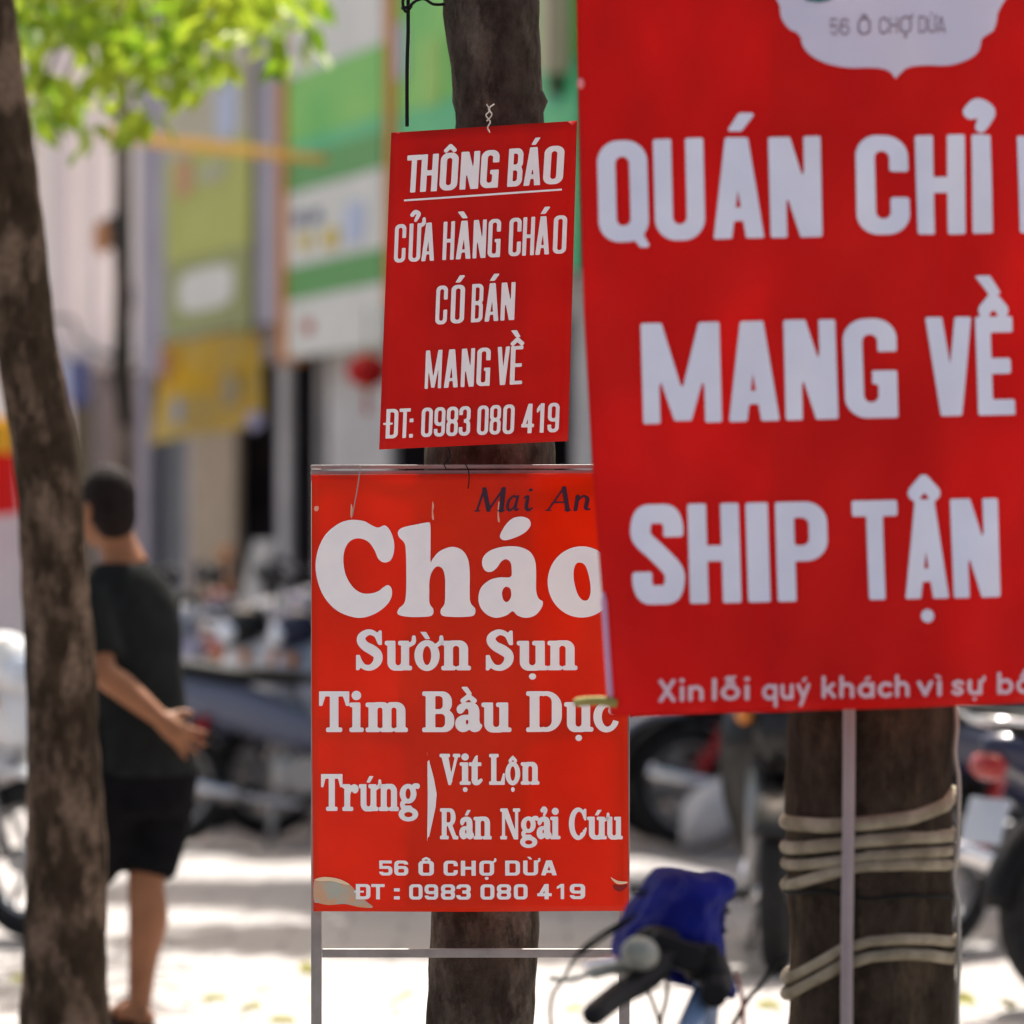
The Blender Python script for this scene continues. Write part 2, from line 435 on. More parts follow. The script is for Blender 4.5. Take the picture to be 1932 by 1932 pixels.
def slab(ch, sw=.20, xh=.72):
    """bold bracketed slab serif"""
    b = g_box; sh = .09
    def serif(x0, x1, y): return g_rb(x0, y, x1, y + sh, .03)
    def arch(x0, x1, top=xh):
        return g_I(g_S(g_rb(x0, -1, x1, top + .01, .2), g_rb(x0 + sw, -1, x1 - sw, top - .10, .09)), b(x0 + sw * .7, 0, x1 + .1, top + .1))
    if ch == 'n':
        f = g_U(b(.07, 0, .07 + sw, xh), serif(0, .33, 0), g_rb(0, xh - sh, .2, xh, .03), arch(.07, .63), serif(.37, .70, 0)); w = .70
    elif ch == 'm':
        f = g_U(b(.07, 0, .07 + sw, xh), serif(0, .33, 0), g_rb(0, xh - sh, .2, xh, .03), arch(.07, .60), serif(.36, .65, 0), arch(.41, .94), serif(.69, 1.0, 0)); w = 1.0
    elif ch == 'u':
        cup = g_I(g_S(g_rb(.07, -.01, .63, 2, .2), g_rb(.07 + sw, .10, .63 - sw, 2, .09)), b(-.1, -.1, .8, xh))
        f = g_U(cup, b(.63 - sw, 0, .63, xh), g_rb(0, xh - sh, .2, xh, .03), g_rb(.36, xh - sh, .6, xh, .03), serif(.5, .71, 0)); w = .71
    elif ch == 'i':
        f = g_U(b(.08, 0, .08 + sw, xh), serif(0, .36, 0), g_rb(0, xh - sh, .2, xh, .03), g_ell(.08 + sw / 2, .91, .115, .105)); w = .36
    elif ch == 'ị':
        f = g_U(b(.08, 0, .08 + sw, xh), serif(0, .36, 0), g_rb(0, xh - sh, .2, xh, .03), g_ell(.08 + sw / 2, .91, .115, .105)); w = .36
    elif ch == 'r':
        f = g_U(b(.07, 0, .07 + sw, xh), serif(0, .37, 0), g_rb(0, xh - sh, .2, xh, .03), g_cat([(.2, .42), (.28, .6), (.42, xh - .07)], [.05, .06, .07]), g_ell(.45, xh - .12, .115, .11)); w = .56
    elif ch == 'o':
        f = g_S(g_ell(.31, xh / 2, .32, xh / 2 + .015), g_ell(.31, xh / 2, .125, xh / 2 - .09)); w = .63
    elif ch == 'c':
        f = g_U(g_S(g_ell(.31, xh / 2, .32, xh / 2 + .015), g_ell(.34, xh / 2, .16, xh / 2 - .09), g_poly([(.36, xh * .42), (.8, xh * .25), (.8, xh * .70), (.36, xh * .62)])), g_ell(.47, xh * .72, .10, .10)); w = .58
    elif ch == 'g':
        up = g_S(g_ell(.28, .47, .27, .26), g_ell(.28, .47, .10, .17))
        lo = g_S(g_ell(.29, -.10, .31, .185), g_ell(.29, -.11, .17, .085))
        f = g_U(up, lo, g_cat([(.16, .27), (.08, .18), (.14, .08), (.35, .07)], .06), g_cat([(.42, .62), (.5, .69), (.6, .68)], [.05, .055, .065])); w = .62
    elif ch == 't':
        f = g_U(b(.1, .12, .1 + sw, xh), g_poly([(.1, xh - .02), (.1 + sw, xh - .02), (.1 + sw, .96), (.22, .92)]), g_rb(0, xh - .1, .42, xh, .02), g_cat([(.19, .16), (.22, .08), (.32, .06), (.42, .14)], [.095, .09, .06, .045])); w = .44
    elif ch == 'a': f, _, w = a_glyph(xh)
    elif ch == 'T':
        f = g_U(b(.31, 0, .31 + .22, 1), serif(.2, .64, 0), g_rb(0, .90, .84, 1, .02), g_poly([(0, 1), (0, .66), (.07, .66), (.16, .91)]), g_poly([(.84, 1), (.84, .66), (.77, .66), (.68, .91)])); w = .84
    elif ch == 'B':
        def bowl(y0, y1, x1):
            return g_S(g_U(g_rb(.1, y0, x1, y1, .24), b(.1, y0, .3, y1)), g_U(g_rb(.31, y0 + .09, x1 - .21, y1 - .09, .12), b(.31, y0 + .09, .40, y1 - .09)))
        f = g_U(b(.09, 0, .31, 1), serif(0, .4, 0), serif(0, .4, 1 - sh), bowl(.46, 1, .74), bowl(0, .55, .80)); w = .80
    elif ch == 'D':
        f = g_U(b(.09, 0, .31, 1), serif(0, .4, 0), serif(0, .4, 1 - sh), g_S(g_U(g_rb(.1, 0, .88, 1, .42), b(.1, 0, .4, 1)), g_U(g_rb(.31, .09, .65, .91, .26), b(.31, .09, .42, .91)))); w = .88
    elif ch == 'V':
        f = g_U(g_poly([(.06, .97), (.32, .97), (.50, .12), (.43, -.01), (.36, -.01)]), g_poly([(.36, -.01), (.44, -.01), (.74, .97), (.64, .97), (.40, .1)]), serif(0, .40, 1 - sh), serif(.54, .82, 1 - sh)); w = .82
    elif ch == 'L':
        f = g_U(b(.1, 0, .33, 1), serif(0, .44, 1 - sh), g_rb(0, 0, .74, .09, .02), g_poly([(.74, 0), (.74, .36), (.68, .36), (.56, .08)])); w = .74
    elif ch == 'R':
        bowl = g_S(g_U(g_rb(.1, .44, .76, 1, .26), b(.1, .44, .3, 1)), g_U(g_rb(.31, .53, .54, .91, .13), b(.31, .53, .40, .91)))
        f = g_U(b(.09, 0, .31, 1), serif(0, .42, 0), serif(0, .4, 1 - sh), bowl, g_poly([(.36, .48), (.56, .52), (.80, .10), (.90, .08), (.90, 0), (.66, 0)])); w = .90
    elif ch == 'N':
        f = g_U(b(.08, 0, .19, 1), b(.66, 0, .77, 1), g_poly([(.05, 1), (.30, 1), (.77, .0), (.60, 0)]), serif(0, .28, 0), serif(0, .26, 1 - sh), serif(.56, .86, 1 - sh)); w = .86
    elif ch == 'C':
        f = g_U(g_S(g_ell(.42, .5, .43, .52), g_ell(.47, .5, .24, .42), g_poly([(.5, .33), (1.1, .22), (1.1, .74), (.5, .66)])), g_poly([(.72, .98), (.80, .98), (.80, .62), (.73, .62), (.62, .86)]), g_cat([(.6, .12), (.7, .18), (.79, .33)], [.08, .06, .035])); w = .83
    elif ch == 'S':
        f = g_U(g_cat([(.58, .70), (.50, .88), (.32, .95), (.15, .86), (.12, .73), (.22, .60), (.40, .50), (.54, .38), (.53, .20), (.38, .06), (.20, .07), (.10, .18), (.05, .30)],
                      [.04, .05, .06, .085, .10, .105, .115, .105, .095, .065, .055, .05, .04]), g_poly([(.58, .98), (.63, .98), (.64, .64), (.57, .64), (.50, .84)]), g_poly([(.0, .0), (.05, 0), (.16, .14), (.07, .36), (-.0, .36)])); w = .66
    else: raise ValueError(ch)
    return g_grow(f, .014), 0.0, w

def rnd(ch, r=.085, xh=.70):
    """rounded geometric bold lower case"""
    def circ(cx, cy, rx, ry, a0=0, a1=360, n=24):
        return [(cx + rx * math.cos(R(a0 + (a1 - a0) * k / n)), cy + ry * math.sin(R(a0 + (a1 - a0) * k / n))) for k in range(n + 1)]
    L = lambda *p: g_stroke(p, r)
    q = xh / 2
    e = q - r
    if ch == 'X': return g_U(L((.1, .08), (.6, .92)), L((.6, .08), (.1, .92))), 0, .7
    if ch == 'i': return g_U(L((.1, r), (.1, xh - r)), g_ell(.1, .93, .1, .1)), 0, .2
    if ch == 'ì': return L((.1, r), (.1, xh - r)), 0, .2
    if ch == 'n': return g_U(L((.09, r), (.09, xh - r)), g_stroke(circ(.31, .40, .22, xh - r - .40, 180, 0) + [(.53, r)], r)), 0, .62
    if ch == 'h': return g_U(L((.09, r), (.09, 1 - r)), g_stroke(circ(.31, .40, .22, xh - r - .40, 180, 0) + [(.53, r)], r)), 0, .62
    if ch == 'l': return L((.09, r), (.09, 1 - r)), 0, .18
    if ch == 'o': return g_stroke(circ(.35, q, e, e), r), 0, .7
    if ch == 'a': return g_U(g_stroke(circ(.35, q, e, e), r), L((.61, r), (.61, xh - r))), 0, .70
    if ch == 'b': return g_U(g_stroke(circ(.35, q, e, e), r), L((.09, r), (.09, 1 - r))), 0, .70
    if ch == 'q': return g_U(g_stroke(circ(.35, q, e, e), r), L((.61, -.24), (.61, xh - r))), 0, .70
    if ch == 'c': return g_stroke(circ(.35, q, e, e, 48, 312), r), 0, .6
    if ch == 'u': return g_U(g_stroke([(.09, xh - r), (.09, .3)] + circ(.31, .30, .22, .30 - r, 180, 360), r), L((.53, r), (.53, xh - r))), 0, .62
    if ch == 'y': return g_U(L((.08, xh - r), (.32, .1)), L((.56, xh - r), (.2, -.24))), 0, .64
    if ch == 'k': return g_U(L((.09, r), (.09, 1 - r)), L((.13, .30), (.48, xh - r)), L((.26, .40), (.52, r))), 0, .6
    if ch == 'v': return g_U(L((.08, xh - r), (.31, .1)), L((.54, xh - r), (.31, .1))), 0, .62
    if ch == 't': return g_U(L((.17, .95), (.17, .2), (.24, r), (.36, r)), L((.04, xh - r), (.36, xh - r))), 0, .4
    if ch == 's': return g_cat([(.44, .54), (.28, .62), (.12, .55), (.16, .41), (.36, .30), (.42, .16), (.26, .08), (.08, .17)], r * .95), 0, .52
    raise ValueError(ch)

def chan(ch):
    """slanted humanist ink letters"""
    if ch == 'M': return g_U(g_stroke([(.0, .02), (.12, .98)], .035), g_stroke([(.12, .97), (.36, .04)], .07), g_stroke([(.36, .04), (.72, .97)], .035), g_stroke([(.72, .97), (.76, .02)], .075), g_stroke([(-.07, .02), (.08, .02)], .025), g_stroke([(.66, .02), (.86, .02)], .025)), -.07, .86
    if ch == 'a': return g_U(g_cat([(.40, .58), (.24, .64), (.08, .45), (.06, .18), (.16, .03), (.30, .12), (.40, .40)], [.04, .045, .06, .06, .05, .035, .03]), g_cat([(.44, .64), (.40, .3), (.42, .06), (.54, .08)], [.05, .06, .055, .03])), 0, .56
    if ch == 'i': return g_U(g_cat([(.02, .56), (.12, .62), (.12, .2), (.2, .03), (.32, .12)], [.03, .05, .06, .055, .03]), g_ell(.18, .9, .065, .065)), 0, .34
    if ch == 'A': return g_U(g_stroke([(.0, .02), (.42, .98)], .035), g_stroke([(.42, .98), (.66, .02)], .075), g_stroke([(.18, .36), (.58, .36)], .032), g_stroke([(-.07, .02), (.1, .02)], .025), g_stroke([(.56, .02), (.76, .02)], .025)), -.07, .76
    if ch == 'n': return g_U(g_stroke([(.08, .62), (.08, .03)], .06), g_cat([(.1, .4), (.24, .62), (.38, .5), (.38, .1), (.5, .05)], [.03, .04, .06, .06, .03])), 0, .5
    raise ValueError(ch)

def cooper(ch):
    """fat soft serif drawn over the big word; coordinates are picture-crop units, baseline 932, cap top 410"""
    k = 1 / 522.0
    def cv(p): return g_poly(catmull([(x * k, (932 - y) * k, 0) for x, y in p], 5, True))
    if ch == 'C':
        p = [(345, 410), (400, 418), (440, 440), (475, 452), (510, 440), (540, 470), (560, 530), (558, 590), (540, 630), (505, 640), (475, 620), (455, 575), (425, 532), (385, 512), (345, 513), (312, 535), (291, 580), (286, 640),
             (300, 710), (335, 770), (380, 803), (430, 808), (475, 795), (505, 772), (530, 762), (548, 785), (545, 830), (515, 875), (460, 915), (390, 938), (320, 930), (245, 895), (185, 830), (150, 750), (136, 660), (150, 570), (190, 490), (250, 437), (300, 415)]
        return cv(p), 136 * k, 560 * k
    if ch == 'h':
        p = [(745, 424), (756, 440), (757, 540), (757, 638), (768, 622), (805, 580), (870, 556), (925, 572), (958, 620), (968, 690), (968, 790), (972, 855), (998, 890), (990, 925), (940, 933), (870, 933), (818, 925), (812, 895), (833, 860), (836, 780),
             (834, 715), (820, 672), (790, 662), (765, 690), (752, 735), (750, 800), (752, 860), (772, 892), (765, 925), (720, 933), (640, 933), (582, 920), (585, 890), (616, 858), (625, 800), (626, 700), (624, 590), (616, 535), (586, 502), (583, 470), (612, 450), (680, 435)]
        return cv(p), 582 * k, 998 * k
    if ch == 'a': return g_S(cv(A_OUT), cv(A_IN)), 1015 * k, 1362 * k
    if ch == "'": return cv([(1132, 492), (1160, 440), (1200, 402), (1250, 393), (1288, 408), (1296, 440), (1270, 475), (1220, 503), (1165, 520), (1138, 514)]), 1130 * k, 1296 * k
    if ch == 'o':
        hole = [(1560, 640), (1590, 655), (1612, 720), (1620, 790), (1608, 838), (1580, 844), (1552, 815), (1532, 750), (1528, 690), (1540, 650)]
        return g_S(g_ell(1572 * k, (932 - 745) * k, 184 * k, 192 * k), cv(hole)), 1388 * k, 1756 * k

MARKS = {'\u0301': 'acute', '\u0300': 'grave', '\u0302': 'circ', '\u0309': 'hook', '\u0303': 'tilde', '\u0323': 'dot', '\u031b': 'horn'}
def mark_fields(base, marks, x0, x1, top, st):
    """diacritics for one letter; st scales their weight and width"""
    cx = (x0 + x1) / 2
    out = []; y = top
    horn = 'horn' in marks
    if 'circ' in marks:
        a = .13 * st['w']
        out.append(g_stroke([(cx - a, y + .06), (cx, y + .17), (cx + a, y + .06)], st['k']))
        y += .17
    if horn:
        out.append(g_cat([(x1 - .06, top - .10), (x1 + .05, top - .02), (x1 + .06, top + .10)], [st['k'] * .8, st['k'], st['k'] * .85]))
    for m in marks:
        k = st['k']
        if m == 'acute': out.append(g_grow(g_poly([(cx - .075 * k / .06, y + .06), (cx + .045 * k / .06, y + .06), (cx + .17 * k / .06, y + .235), (cx + .03 * k / .06, y + .235)]), .004))
        if m == 'grave': out.append(g_grow(g_poly([(cx + .075 * k / .06, y + .06), (cx - .045 * k / .06, y + .06), (cx - .17 * k / .06, y + .235), (cx - .03 * k / .06, y + .235)]), .004))
        if m == 'hook': out.append(g_cat([(cx - .09, y + .22), (cx - .02, y + .29), (cx + .07, y + .24), (cx + .04, y + .15), (cx + .0, y + .07)], [k * 1.1, k * 1.1, k * 1.1, k, k * .8]))
        if m == 'tilde': out.append(g_cat([(cx - .15, y + .08), (cx - .07, y + .15), (cx + .05, y + .09), (cx + .14, y + .17)], k * .9))
        if m == 'dot': out.append(g_ell(cx, -.17, .085 * st['w'], .08 * st['w']))
    return out

_GC = {}
def glyph_cells(key, field, box, res):
    if key in _GC: return _GC[key]
    x0, y0, x1, y1 = box
    h = 1.0 / res
    nx = int((x1 - x0) / h) + 2; ny = int((y1 - y0) / h) + 2
    xs = x0 + np.arange(nx) * h; ys = y0 + np.arange(ny) * h
    X, Y = np.meshgrid(xs, ys, indexing='ij')
    D = field(X, Y)
    vid = {}; verts = []; faces = []
    def vtx(x, y):
        k = (round(x * 1e5), round(y * 1e5))
        if k not in vid: vid[k] = len(verts); verts.append((x, y))
        return vid[k]
    ins = D < 0
    for i in range(nx - 1):
        for j in range(ny - 1):
            c = (ins[i, j], ins[i + 1, j], ins[i + 1, j + 1], ins[i, j + 1])
            if not any(c): continue
            P = [(xs[i], ys[j], D[i, j]), (xs[i + 1], ys[j], D[i + 1, j]), (xs[i + 1], ys[j + 1], D[i + 1, j + 1]), (xs[i], ys[j + 1], D[i, j + 1])]
            if all(c): faces.append([vtx(p[0], p[1]) for p in P]); continue
            poly = []
            for a in range(4):
                p, q = P[a], P[(a + 1) % 4]
                if p[2] < 0: poly.append((p[0], p[1]))
                if (p[2] < 0) != (q[2] < 0):
                    t = p[2] / (p[2] - q[2])
                    poly.append((p[0] + (q[0] - p[0]) * t, p[1] + (q[1] - p[1]) * t))
            ids = []
            for p in poly:
                v = vtx(*p)
                if not ids or ids[-1] != v: ids.append(v)
            if len(ids) > 2 and ids[0] == ids[-1]: ids.pop()
            if len(set(ids)) > 2: faces.append(ids)
    _GC[key] = (verts, faces)
    return _GC[key]

import unicodedata
class Sheet:
    """a hanging sheet given by its left and right edges in the picture and the distance it hangs at"""
    def __init__(s, left, right, depth, disp, thick):
        s.left = left; s.right = right; s.depth = depth; s.disp = disp; s.thick = thick
    def _edge(s, e, b):
        n = len(e)
        for i in range(n - 1):
            if b <= e[i + 1][0] or i == n - 2:
                t = (b - e[i][0]) / (e[i + 1][0] - e[i][0])
                return (e[i][1] + (e[i + 1][1] - e[i][1]) * t, e[i][2] + (e[i + 1][2] - e[i][2]) * t)
    def pix(s, a, b):
        l = s._edge(s.left, b); r = s._edge(s.right, b)
        return l[0] + (r[0] - l[0]) * a, l[1] + (r[1] - l[1]) * a
    def ab(s, px, py):
        b = .5
        for _ in range(12):
            l = s._edge(s.left, b); r = s._edge(s.right, b)
            a = (px - l[0]) / (r[0] - l[0])
            y = l[1] + (r[1] - l[1]) * a
            hgt = s.left[-1][2] - s.left[0][2]
            b += (py - y) / hgt
        return a, b
    def at(s, a, b, off=0.0):
        x, y = s.pix(a, b)
        p = W(x, y, s.depth(a, b))
        p.y += s.disp(a, b) - off
        return p
    def at_pix(s, px, py, off=0.0):
        a, b = s.ab(px, py)
        return s.at(a, b, off)
    def mesh(s, na, nb, name, m, parent):
        mb = MB(); n1 = nb + 1
        for off in (0.0, -s.thick):
            vs = [s.at(i / na, j / nb, off) for i in range(na + 1) for j in range(n1)]
            fs = [(i * n1 + j, (i + 1) * n1 + j, (i + 1) * n1 + j + 1, i * n1 + j + 1) for i in range(na) for j in range(nb)]
            mb.add(vs, fs, 0, True)
        N = (na + 1) * n1
        rim = []
        for i in range(na):
            rim.append((i * n1, (i + 1) * n1, (i + 1) * n1 + N, i * n1 + N))
            rim.append((i * n1 + nb, i * n1 + nb + N, (i + 1) * n1 + nb + N, (i + 1) * n1 + nb))
        for j in range(nb):
            rim.append((j, j + N, j + 1 + N, j + 1))
            rim.append((na * n1 + j, na * n1 + j + 1, na * n1 + j + 1 + N, na * n1 + j + N))
        mb.add([], [])
        for f in rim: mb.f.append(list(f)); mb.m.append(0); mb.sm.append(False)
        return mb.build(name, m, parent)

def write(sheet, parent, letters, base, cap, font, m, off=.0016, res=34, slant=0.0, top=None, mk=None, name="lettering", xslant=0.0):
    """letters: (char, x0, x1) with picture x-ranges; base/cap: ((x, y), (x, y)) baseline points and ((x, h), (x, h)) cap heights"""
    mb = MB()
    (xa, ya), (xb, yb) = base
    (ca, ha), (cb, hb) = cap
    mk = mk or {'k': .05, 'w': 1.0}
    for (ch, x0, x1) in letters:
        if ch == 'đ' or ch == 'Đ': bse, marks = ch, []
        else:
            d = unicodedata.normalize('NFD', ch)
            bse = d[0]; marks = [MARKS[c] for c in d[1:]]
        fbase = bse
        if font.__name__ == 'rnd' and bse == 'i' and ('grave' in marks): fbase = 'ì'
        fld, gx0, gx1 = font(fbase)
        tp = 1.0 if (bse.isupper() or bse.isdigit()) else (top or .72)
        ext = mark_fields(bse, marks, gx0, gx1, tp, mk)
        f = g_U(fld, *ext) if ext else fld
        key = (font.__name__, getattr(font, 'tagk', ''), ch, res, mk['k'])
        vs, fs = glyph_cells(key, f, (gx0 - .16, -.42, gx1 + .22, 1.5), res)
        out = []
        for gx, gy in vs:
            u = (gx - gx0) / (gx1 - gx0)
            px = x0 + u * (x1 - x0)
            cp = ha + (hb - ha) * (px - ca) / (cb - ca)
            py = ya + (yb - ya) * (px - xa) / (xb - xa) - gy * cp
            px += (gy - .5) * cp * slant
            out.append(sheet.at_pix(px, py, off))
        mb.add(out, fs)
    return mb.build(name, m, parent)

def flat_patch(sheet, parent, pts, m, name, off=.0016, smooth=True, n=6):
    """a printed or torn patch with the outline pts (picture positions) lying on the sheet"""
    q = [(v.x, v.y) for v in catmull([(x, y, 0) for x, y in pts], n, True)] if smooth else pts
    xs = [p[0] for p in q]; ys = [p[1] for p in q]
    k = max(max(xs) - min(xs), max(ys) - min(ys))
    fld = g_poly([(x / k, -y / k) for x, y in q])
    vs, fs = glyph_cells((name, tuple(q[:3])), fld, (min(xs) / k - .02, -max(ys) / k - .02, max(xs) / k + .02, -min(ys) / k + .02), 48)
    mb = MB()
    mb.add([sheet.at_pix(x * k, -y * k, off) for x, y in vs], fs)
    return mb.build(name, m, parent)

def named(fn, tagk):
    fn.tagk = tagk; return fn
# ------------------------------------------------------------------ ground
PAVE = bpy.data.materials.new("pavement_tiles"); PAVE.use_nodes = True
def _pave():
    nt = PAVE.node_tree; N = nt.nodes; L = nt.links; p = N["Principled BSDF"]
    p.inputs["Roughness"].default_value = .75
    tc = N.new("ShaderNodeTexCoord")
    br = N.new("ShaderNodeTexBrick"); br.offset = .5
    br.inputs["Scale"].default_value = 1.0
    br.inputs["Brick Width"].default_value = .4; br.inputs["Row Height"].default_value = .4
    br.inputs["Mortar Size"].default_value = .009
    br.inputs["Color1"].default_value = (.27, .252, .243, 1); br.inputs["Color2"].default_value = (.30, .28, .27, 1); br.inputs["Mortar"].default_value = (.15, .14, .135, 1)
    L.new(tc.outputs["Object"], br.inputs[0])
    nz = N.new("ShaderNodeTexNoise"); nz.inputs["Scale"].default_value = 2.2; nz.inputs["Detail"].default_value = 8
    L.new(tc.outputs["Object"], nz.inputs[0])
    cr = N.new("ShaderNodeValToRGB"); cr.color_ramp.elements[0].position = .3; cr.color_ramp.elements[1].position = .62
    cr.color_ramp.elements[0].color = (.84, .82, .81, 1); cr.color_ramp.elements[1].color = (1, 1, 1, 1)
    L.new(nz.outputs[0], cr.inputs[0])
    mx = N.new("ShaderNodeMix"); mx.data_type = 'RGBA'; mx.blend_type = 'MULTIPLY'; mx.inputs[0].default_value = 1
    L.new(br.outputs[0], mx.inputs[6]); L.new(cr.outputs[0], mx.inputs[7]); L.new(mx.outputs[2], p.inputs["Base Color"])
    bp = N.new("ShaderNodeBump"); bp.inputs["Strength"].default_value = .3; bp.inputs["Distance"].default_value = .01
    L.new(nz.outputs[0], bp.inputs["Height"]); L.new(bp.outputs[0], p.inputs["Normal"])
_pave()
ASPH = mat("asphalt", (.05, .05, .052), .9, (.08, .08, .08), 40, bump=.3)
mb = MB(); mb.add([(-300, -200, -.13), (300, -200, -.13), (300, 400, -.13), (-300, 400, -.13)], [(0, 1, 2, 3)])
tag(mb.build("ground", ASPH), kind="structure")
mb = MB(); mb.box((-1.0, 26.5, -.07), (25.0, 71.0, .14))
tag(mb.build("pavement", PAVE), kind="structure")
mb = MB()
for i in range(61):
    mb.box((-13.58, -8.5 + i, -.065), (.14, .99, .15), bev=.015)
tag(mb.build("kerb", mat("kerb_stone", (.36, .35, .34), .8, (.46, .45, .43), 8, bump=.2)), kind="structure")

# ------------------------------------------------------------------ the row of shophouses, running obliquely away to the left
FP = Vector((-2.96, 40.0)); FU = Vector((.2789, -.9603)); FN = Vector((-.9603, -.2789))
def fac(u, d, z):
    q = FP + FU * u + FN * d
    return Vector((q.x, q.y, z))
def u_at(px, d=0.0):
    k = (px - CX) / F
    b = FP + FN * d
    return (k * b.y - b.x) / (FU.x - k * FU.y)
def z_at(px, py, d=0.0):
    q = FP + FU * u_at(px, d) + FN * d
    return H - (py - CY) * q.y / F
FROT = Matrix(((FU.x, FN.x, 0), (FU.y, FN.y, 0), (0, 0, 1)))
def fbox(mb, u0, u1, d0, d1, z0, z1, mi=0, bev=0.0):
    mb.box(fac((u0 + u1) / 2, (d0 + d1) / 2, (z0 + z1) / 2), (abs(u1 - u0), abs(d1 - d0), abs(z1 - z0)), FROT.to_3x3(), mi, bev)

PLASTER_GREY = mat("grey_plaster", (.46, .45, .45), .85, (.56, .55, .54), 3, bump=.1)
PLASTER_LILAC = mat("lilac_grey_plaster", (.33, .31, .37), .85, (.40, .38, .43), 2, bump=.1)
PLASTER_CREAM = mat("cream_plaster", (.88, .81, .74), .85, (.93, .88, .82), 2.2, bump=.1)
BEIGE = mat("beige_render", (.30, .24, .17), .85, (.38, .31, .23), 4)
SHADE_IN = mat("shop_interior_shade", (.016, .014, .016), .9, (.03, .025, .028), 2, spec=.1)  # near-black stands in for the shade inside the open shops
SHUTTER = mat("grey_roller_shutter", (.11, .12, .13), .5, (.16, .17, .18), 6, metal=.2)
BROWN_W = mat("brown_grey_render", (.13, .105, .10), .85, (.20, .17, .16), 2)
MAROON = mat("maroon_door_paint", (.06, .02, .025), .5)
CONC = mat("concrete", (.36, .34, .32), .85, (.46, .44, .41), 5, bump=.2)
GLASS = mat("window_glass", (.06, .08, .10), .08, spec=.8)

def shophouse(label, u0, u1, h, openings, wall, floor2=True, lintel=2.75):
    """openings: (u0, u1, depth, material, kind)"""
    t = thing("shophouse", label, "building", fac((u0 + u1) / 2, 0, 0))
    inv = Matrix.Translation(-t.location)
    def put(mb, name, m, parent=t):
        mb.v = [tuple(Vector(v) - t.location) for v in mb.v]
        return mb.build(name, m, parent)
    w = MB()
    fbox(w, u0, u1, -.25, 0, lintel, h)
    e = u0
    for o in sorted(openings):
        if o[0] > e + .02: fbox(w, e, o[0], -.05, 0, 0, lintel - .003)
        e = o[1]
    if u1 > e + .02: fbox(w, e, u1, -.05, 0, 0, lintel - .003)
    fbox(w, u0, u0 + .2, -7, -.253, 0, h); fbox(w, u1 - .2, u1, -7, -.253, 0, h); fbox(w, u0, u0 + .2, -.253, -.053, 0, lintel - .006); fbox(w, u1 - .2, u1, -.253, -.053, 0, lintel - .006); fbox(w, u0 + .203, u1 - .203, -7, -6.8, 0, h)
    put(w, "wall", wall)
    r = MB(); fbox(r, u0 - .1, u1 + .1, -7.1, .35, h + .003, h + .2); put(r, "roof", CONC)
    f = MB(); fbox(f, u0 + .21, u1 - .21, -6.7, -.26, lintel + .1, lintel + .25); put(f, "storey_floor", CONC)
    for o in openings:
        d = MB()
        if o[4] == 'shutter':
            n = int((lintel - .02) / .09)
            for k in range(n):
                fbox(d, o[0] + .02, o[1] - .02, o[2] - .03, o[2] + (.012 if k % 2 else 0), .01 + k * .09, .01 + k * .09 + .086)
            put(d, "roller_shutter", o[3])
        else:
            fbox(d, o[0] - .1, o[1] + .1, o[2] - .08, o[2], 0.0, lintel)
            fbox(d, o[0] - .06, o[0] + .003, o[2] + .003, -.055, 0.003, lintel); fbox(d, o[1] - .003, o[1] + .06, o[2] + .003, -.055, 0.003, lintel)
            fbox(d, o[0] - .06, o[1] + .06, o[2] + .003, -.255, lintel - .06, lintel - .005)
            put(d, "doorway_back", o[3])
    if floor2:
        n = max(1, int((u1 - u0) / 3))
        for k in range(n):
            uc = u0 + (k + .5) * (u1 - u0) / n
            for zc in (h * .60, h * .84):
                fr = MB()
                for (a0, a1, z0, z1) in ((-.6, .6, .62, .7), (-.6, .6, -.7, -.62), (-.6, -.53, -.617, .617), (.53, .6, -.617, .617), (-.03, .03, -.617, .617)):
                    fbox(fr, uc + a0, uc + a1, .003, .06, zc + z0, zc + z1)
                fo = put(fr, "window", mat("brown_window_frame", (.12, .07, .045), .5))
                g = MB(); fbox(g, uc - .53, uc + .53, .003, .02, zc - .617, zc + .617); put(g, "pane", GLASS, fo)
    return t

U = u_at
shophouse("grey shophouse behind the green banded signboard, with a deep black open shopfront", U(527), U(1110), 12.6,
          [(U(527) + .24, U(598), -1.6, SHADE_IN, 'open'), (U(601), U(618), -.1, MAROON, 'open'), (U(735), U(1082), -2.2, SHADE_IN, 'open')], PLASTER_GREY)
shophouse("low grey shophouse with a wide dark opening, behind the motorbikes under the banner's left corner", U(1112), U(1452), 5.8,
          [(U(1128), U(1430), -2.6, SHADE_IN, 'open')], PLASTER_GREY)
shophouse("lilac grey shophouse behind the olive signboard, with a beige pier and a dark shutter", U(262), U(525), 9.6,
          [(U(276), U(352), -.14, SHUTTER, 'shutter'), (U(447), U(523), -1.2, SHADE_IN, 'open')], PLASTER_LILAC)
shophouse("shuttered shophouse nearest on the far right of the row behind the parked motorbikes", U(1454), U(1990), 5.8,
          [(U(1480), U(1690), -2.0, SHADE_IN, 'open'), (U(1720), U(1960), -.14, SHUTTER, 'shutter')], PLASTER_GREY)
# beige pier facing on the olive shop
mb = MB(); fbox(mb, U(358, .05), U(443, .05), .003, .05, 0, 2.62)
o = mb.build("beige_pier", BEIGE); tag(o, "beige rendered pier beside the black shop opening under the yellow cloth", "pillar")
mb = MB(); fbox(mb, U(425, .05), U(438, .05), .053, .10, 1.0, 1.32)
tag(mb.build("meter_box", mat("orange_box", (.55, .22, .06), .5)), "small orange box fixed on the beige pier", "box")

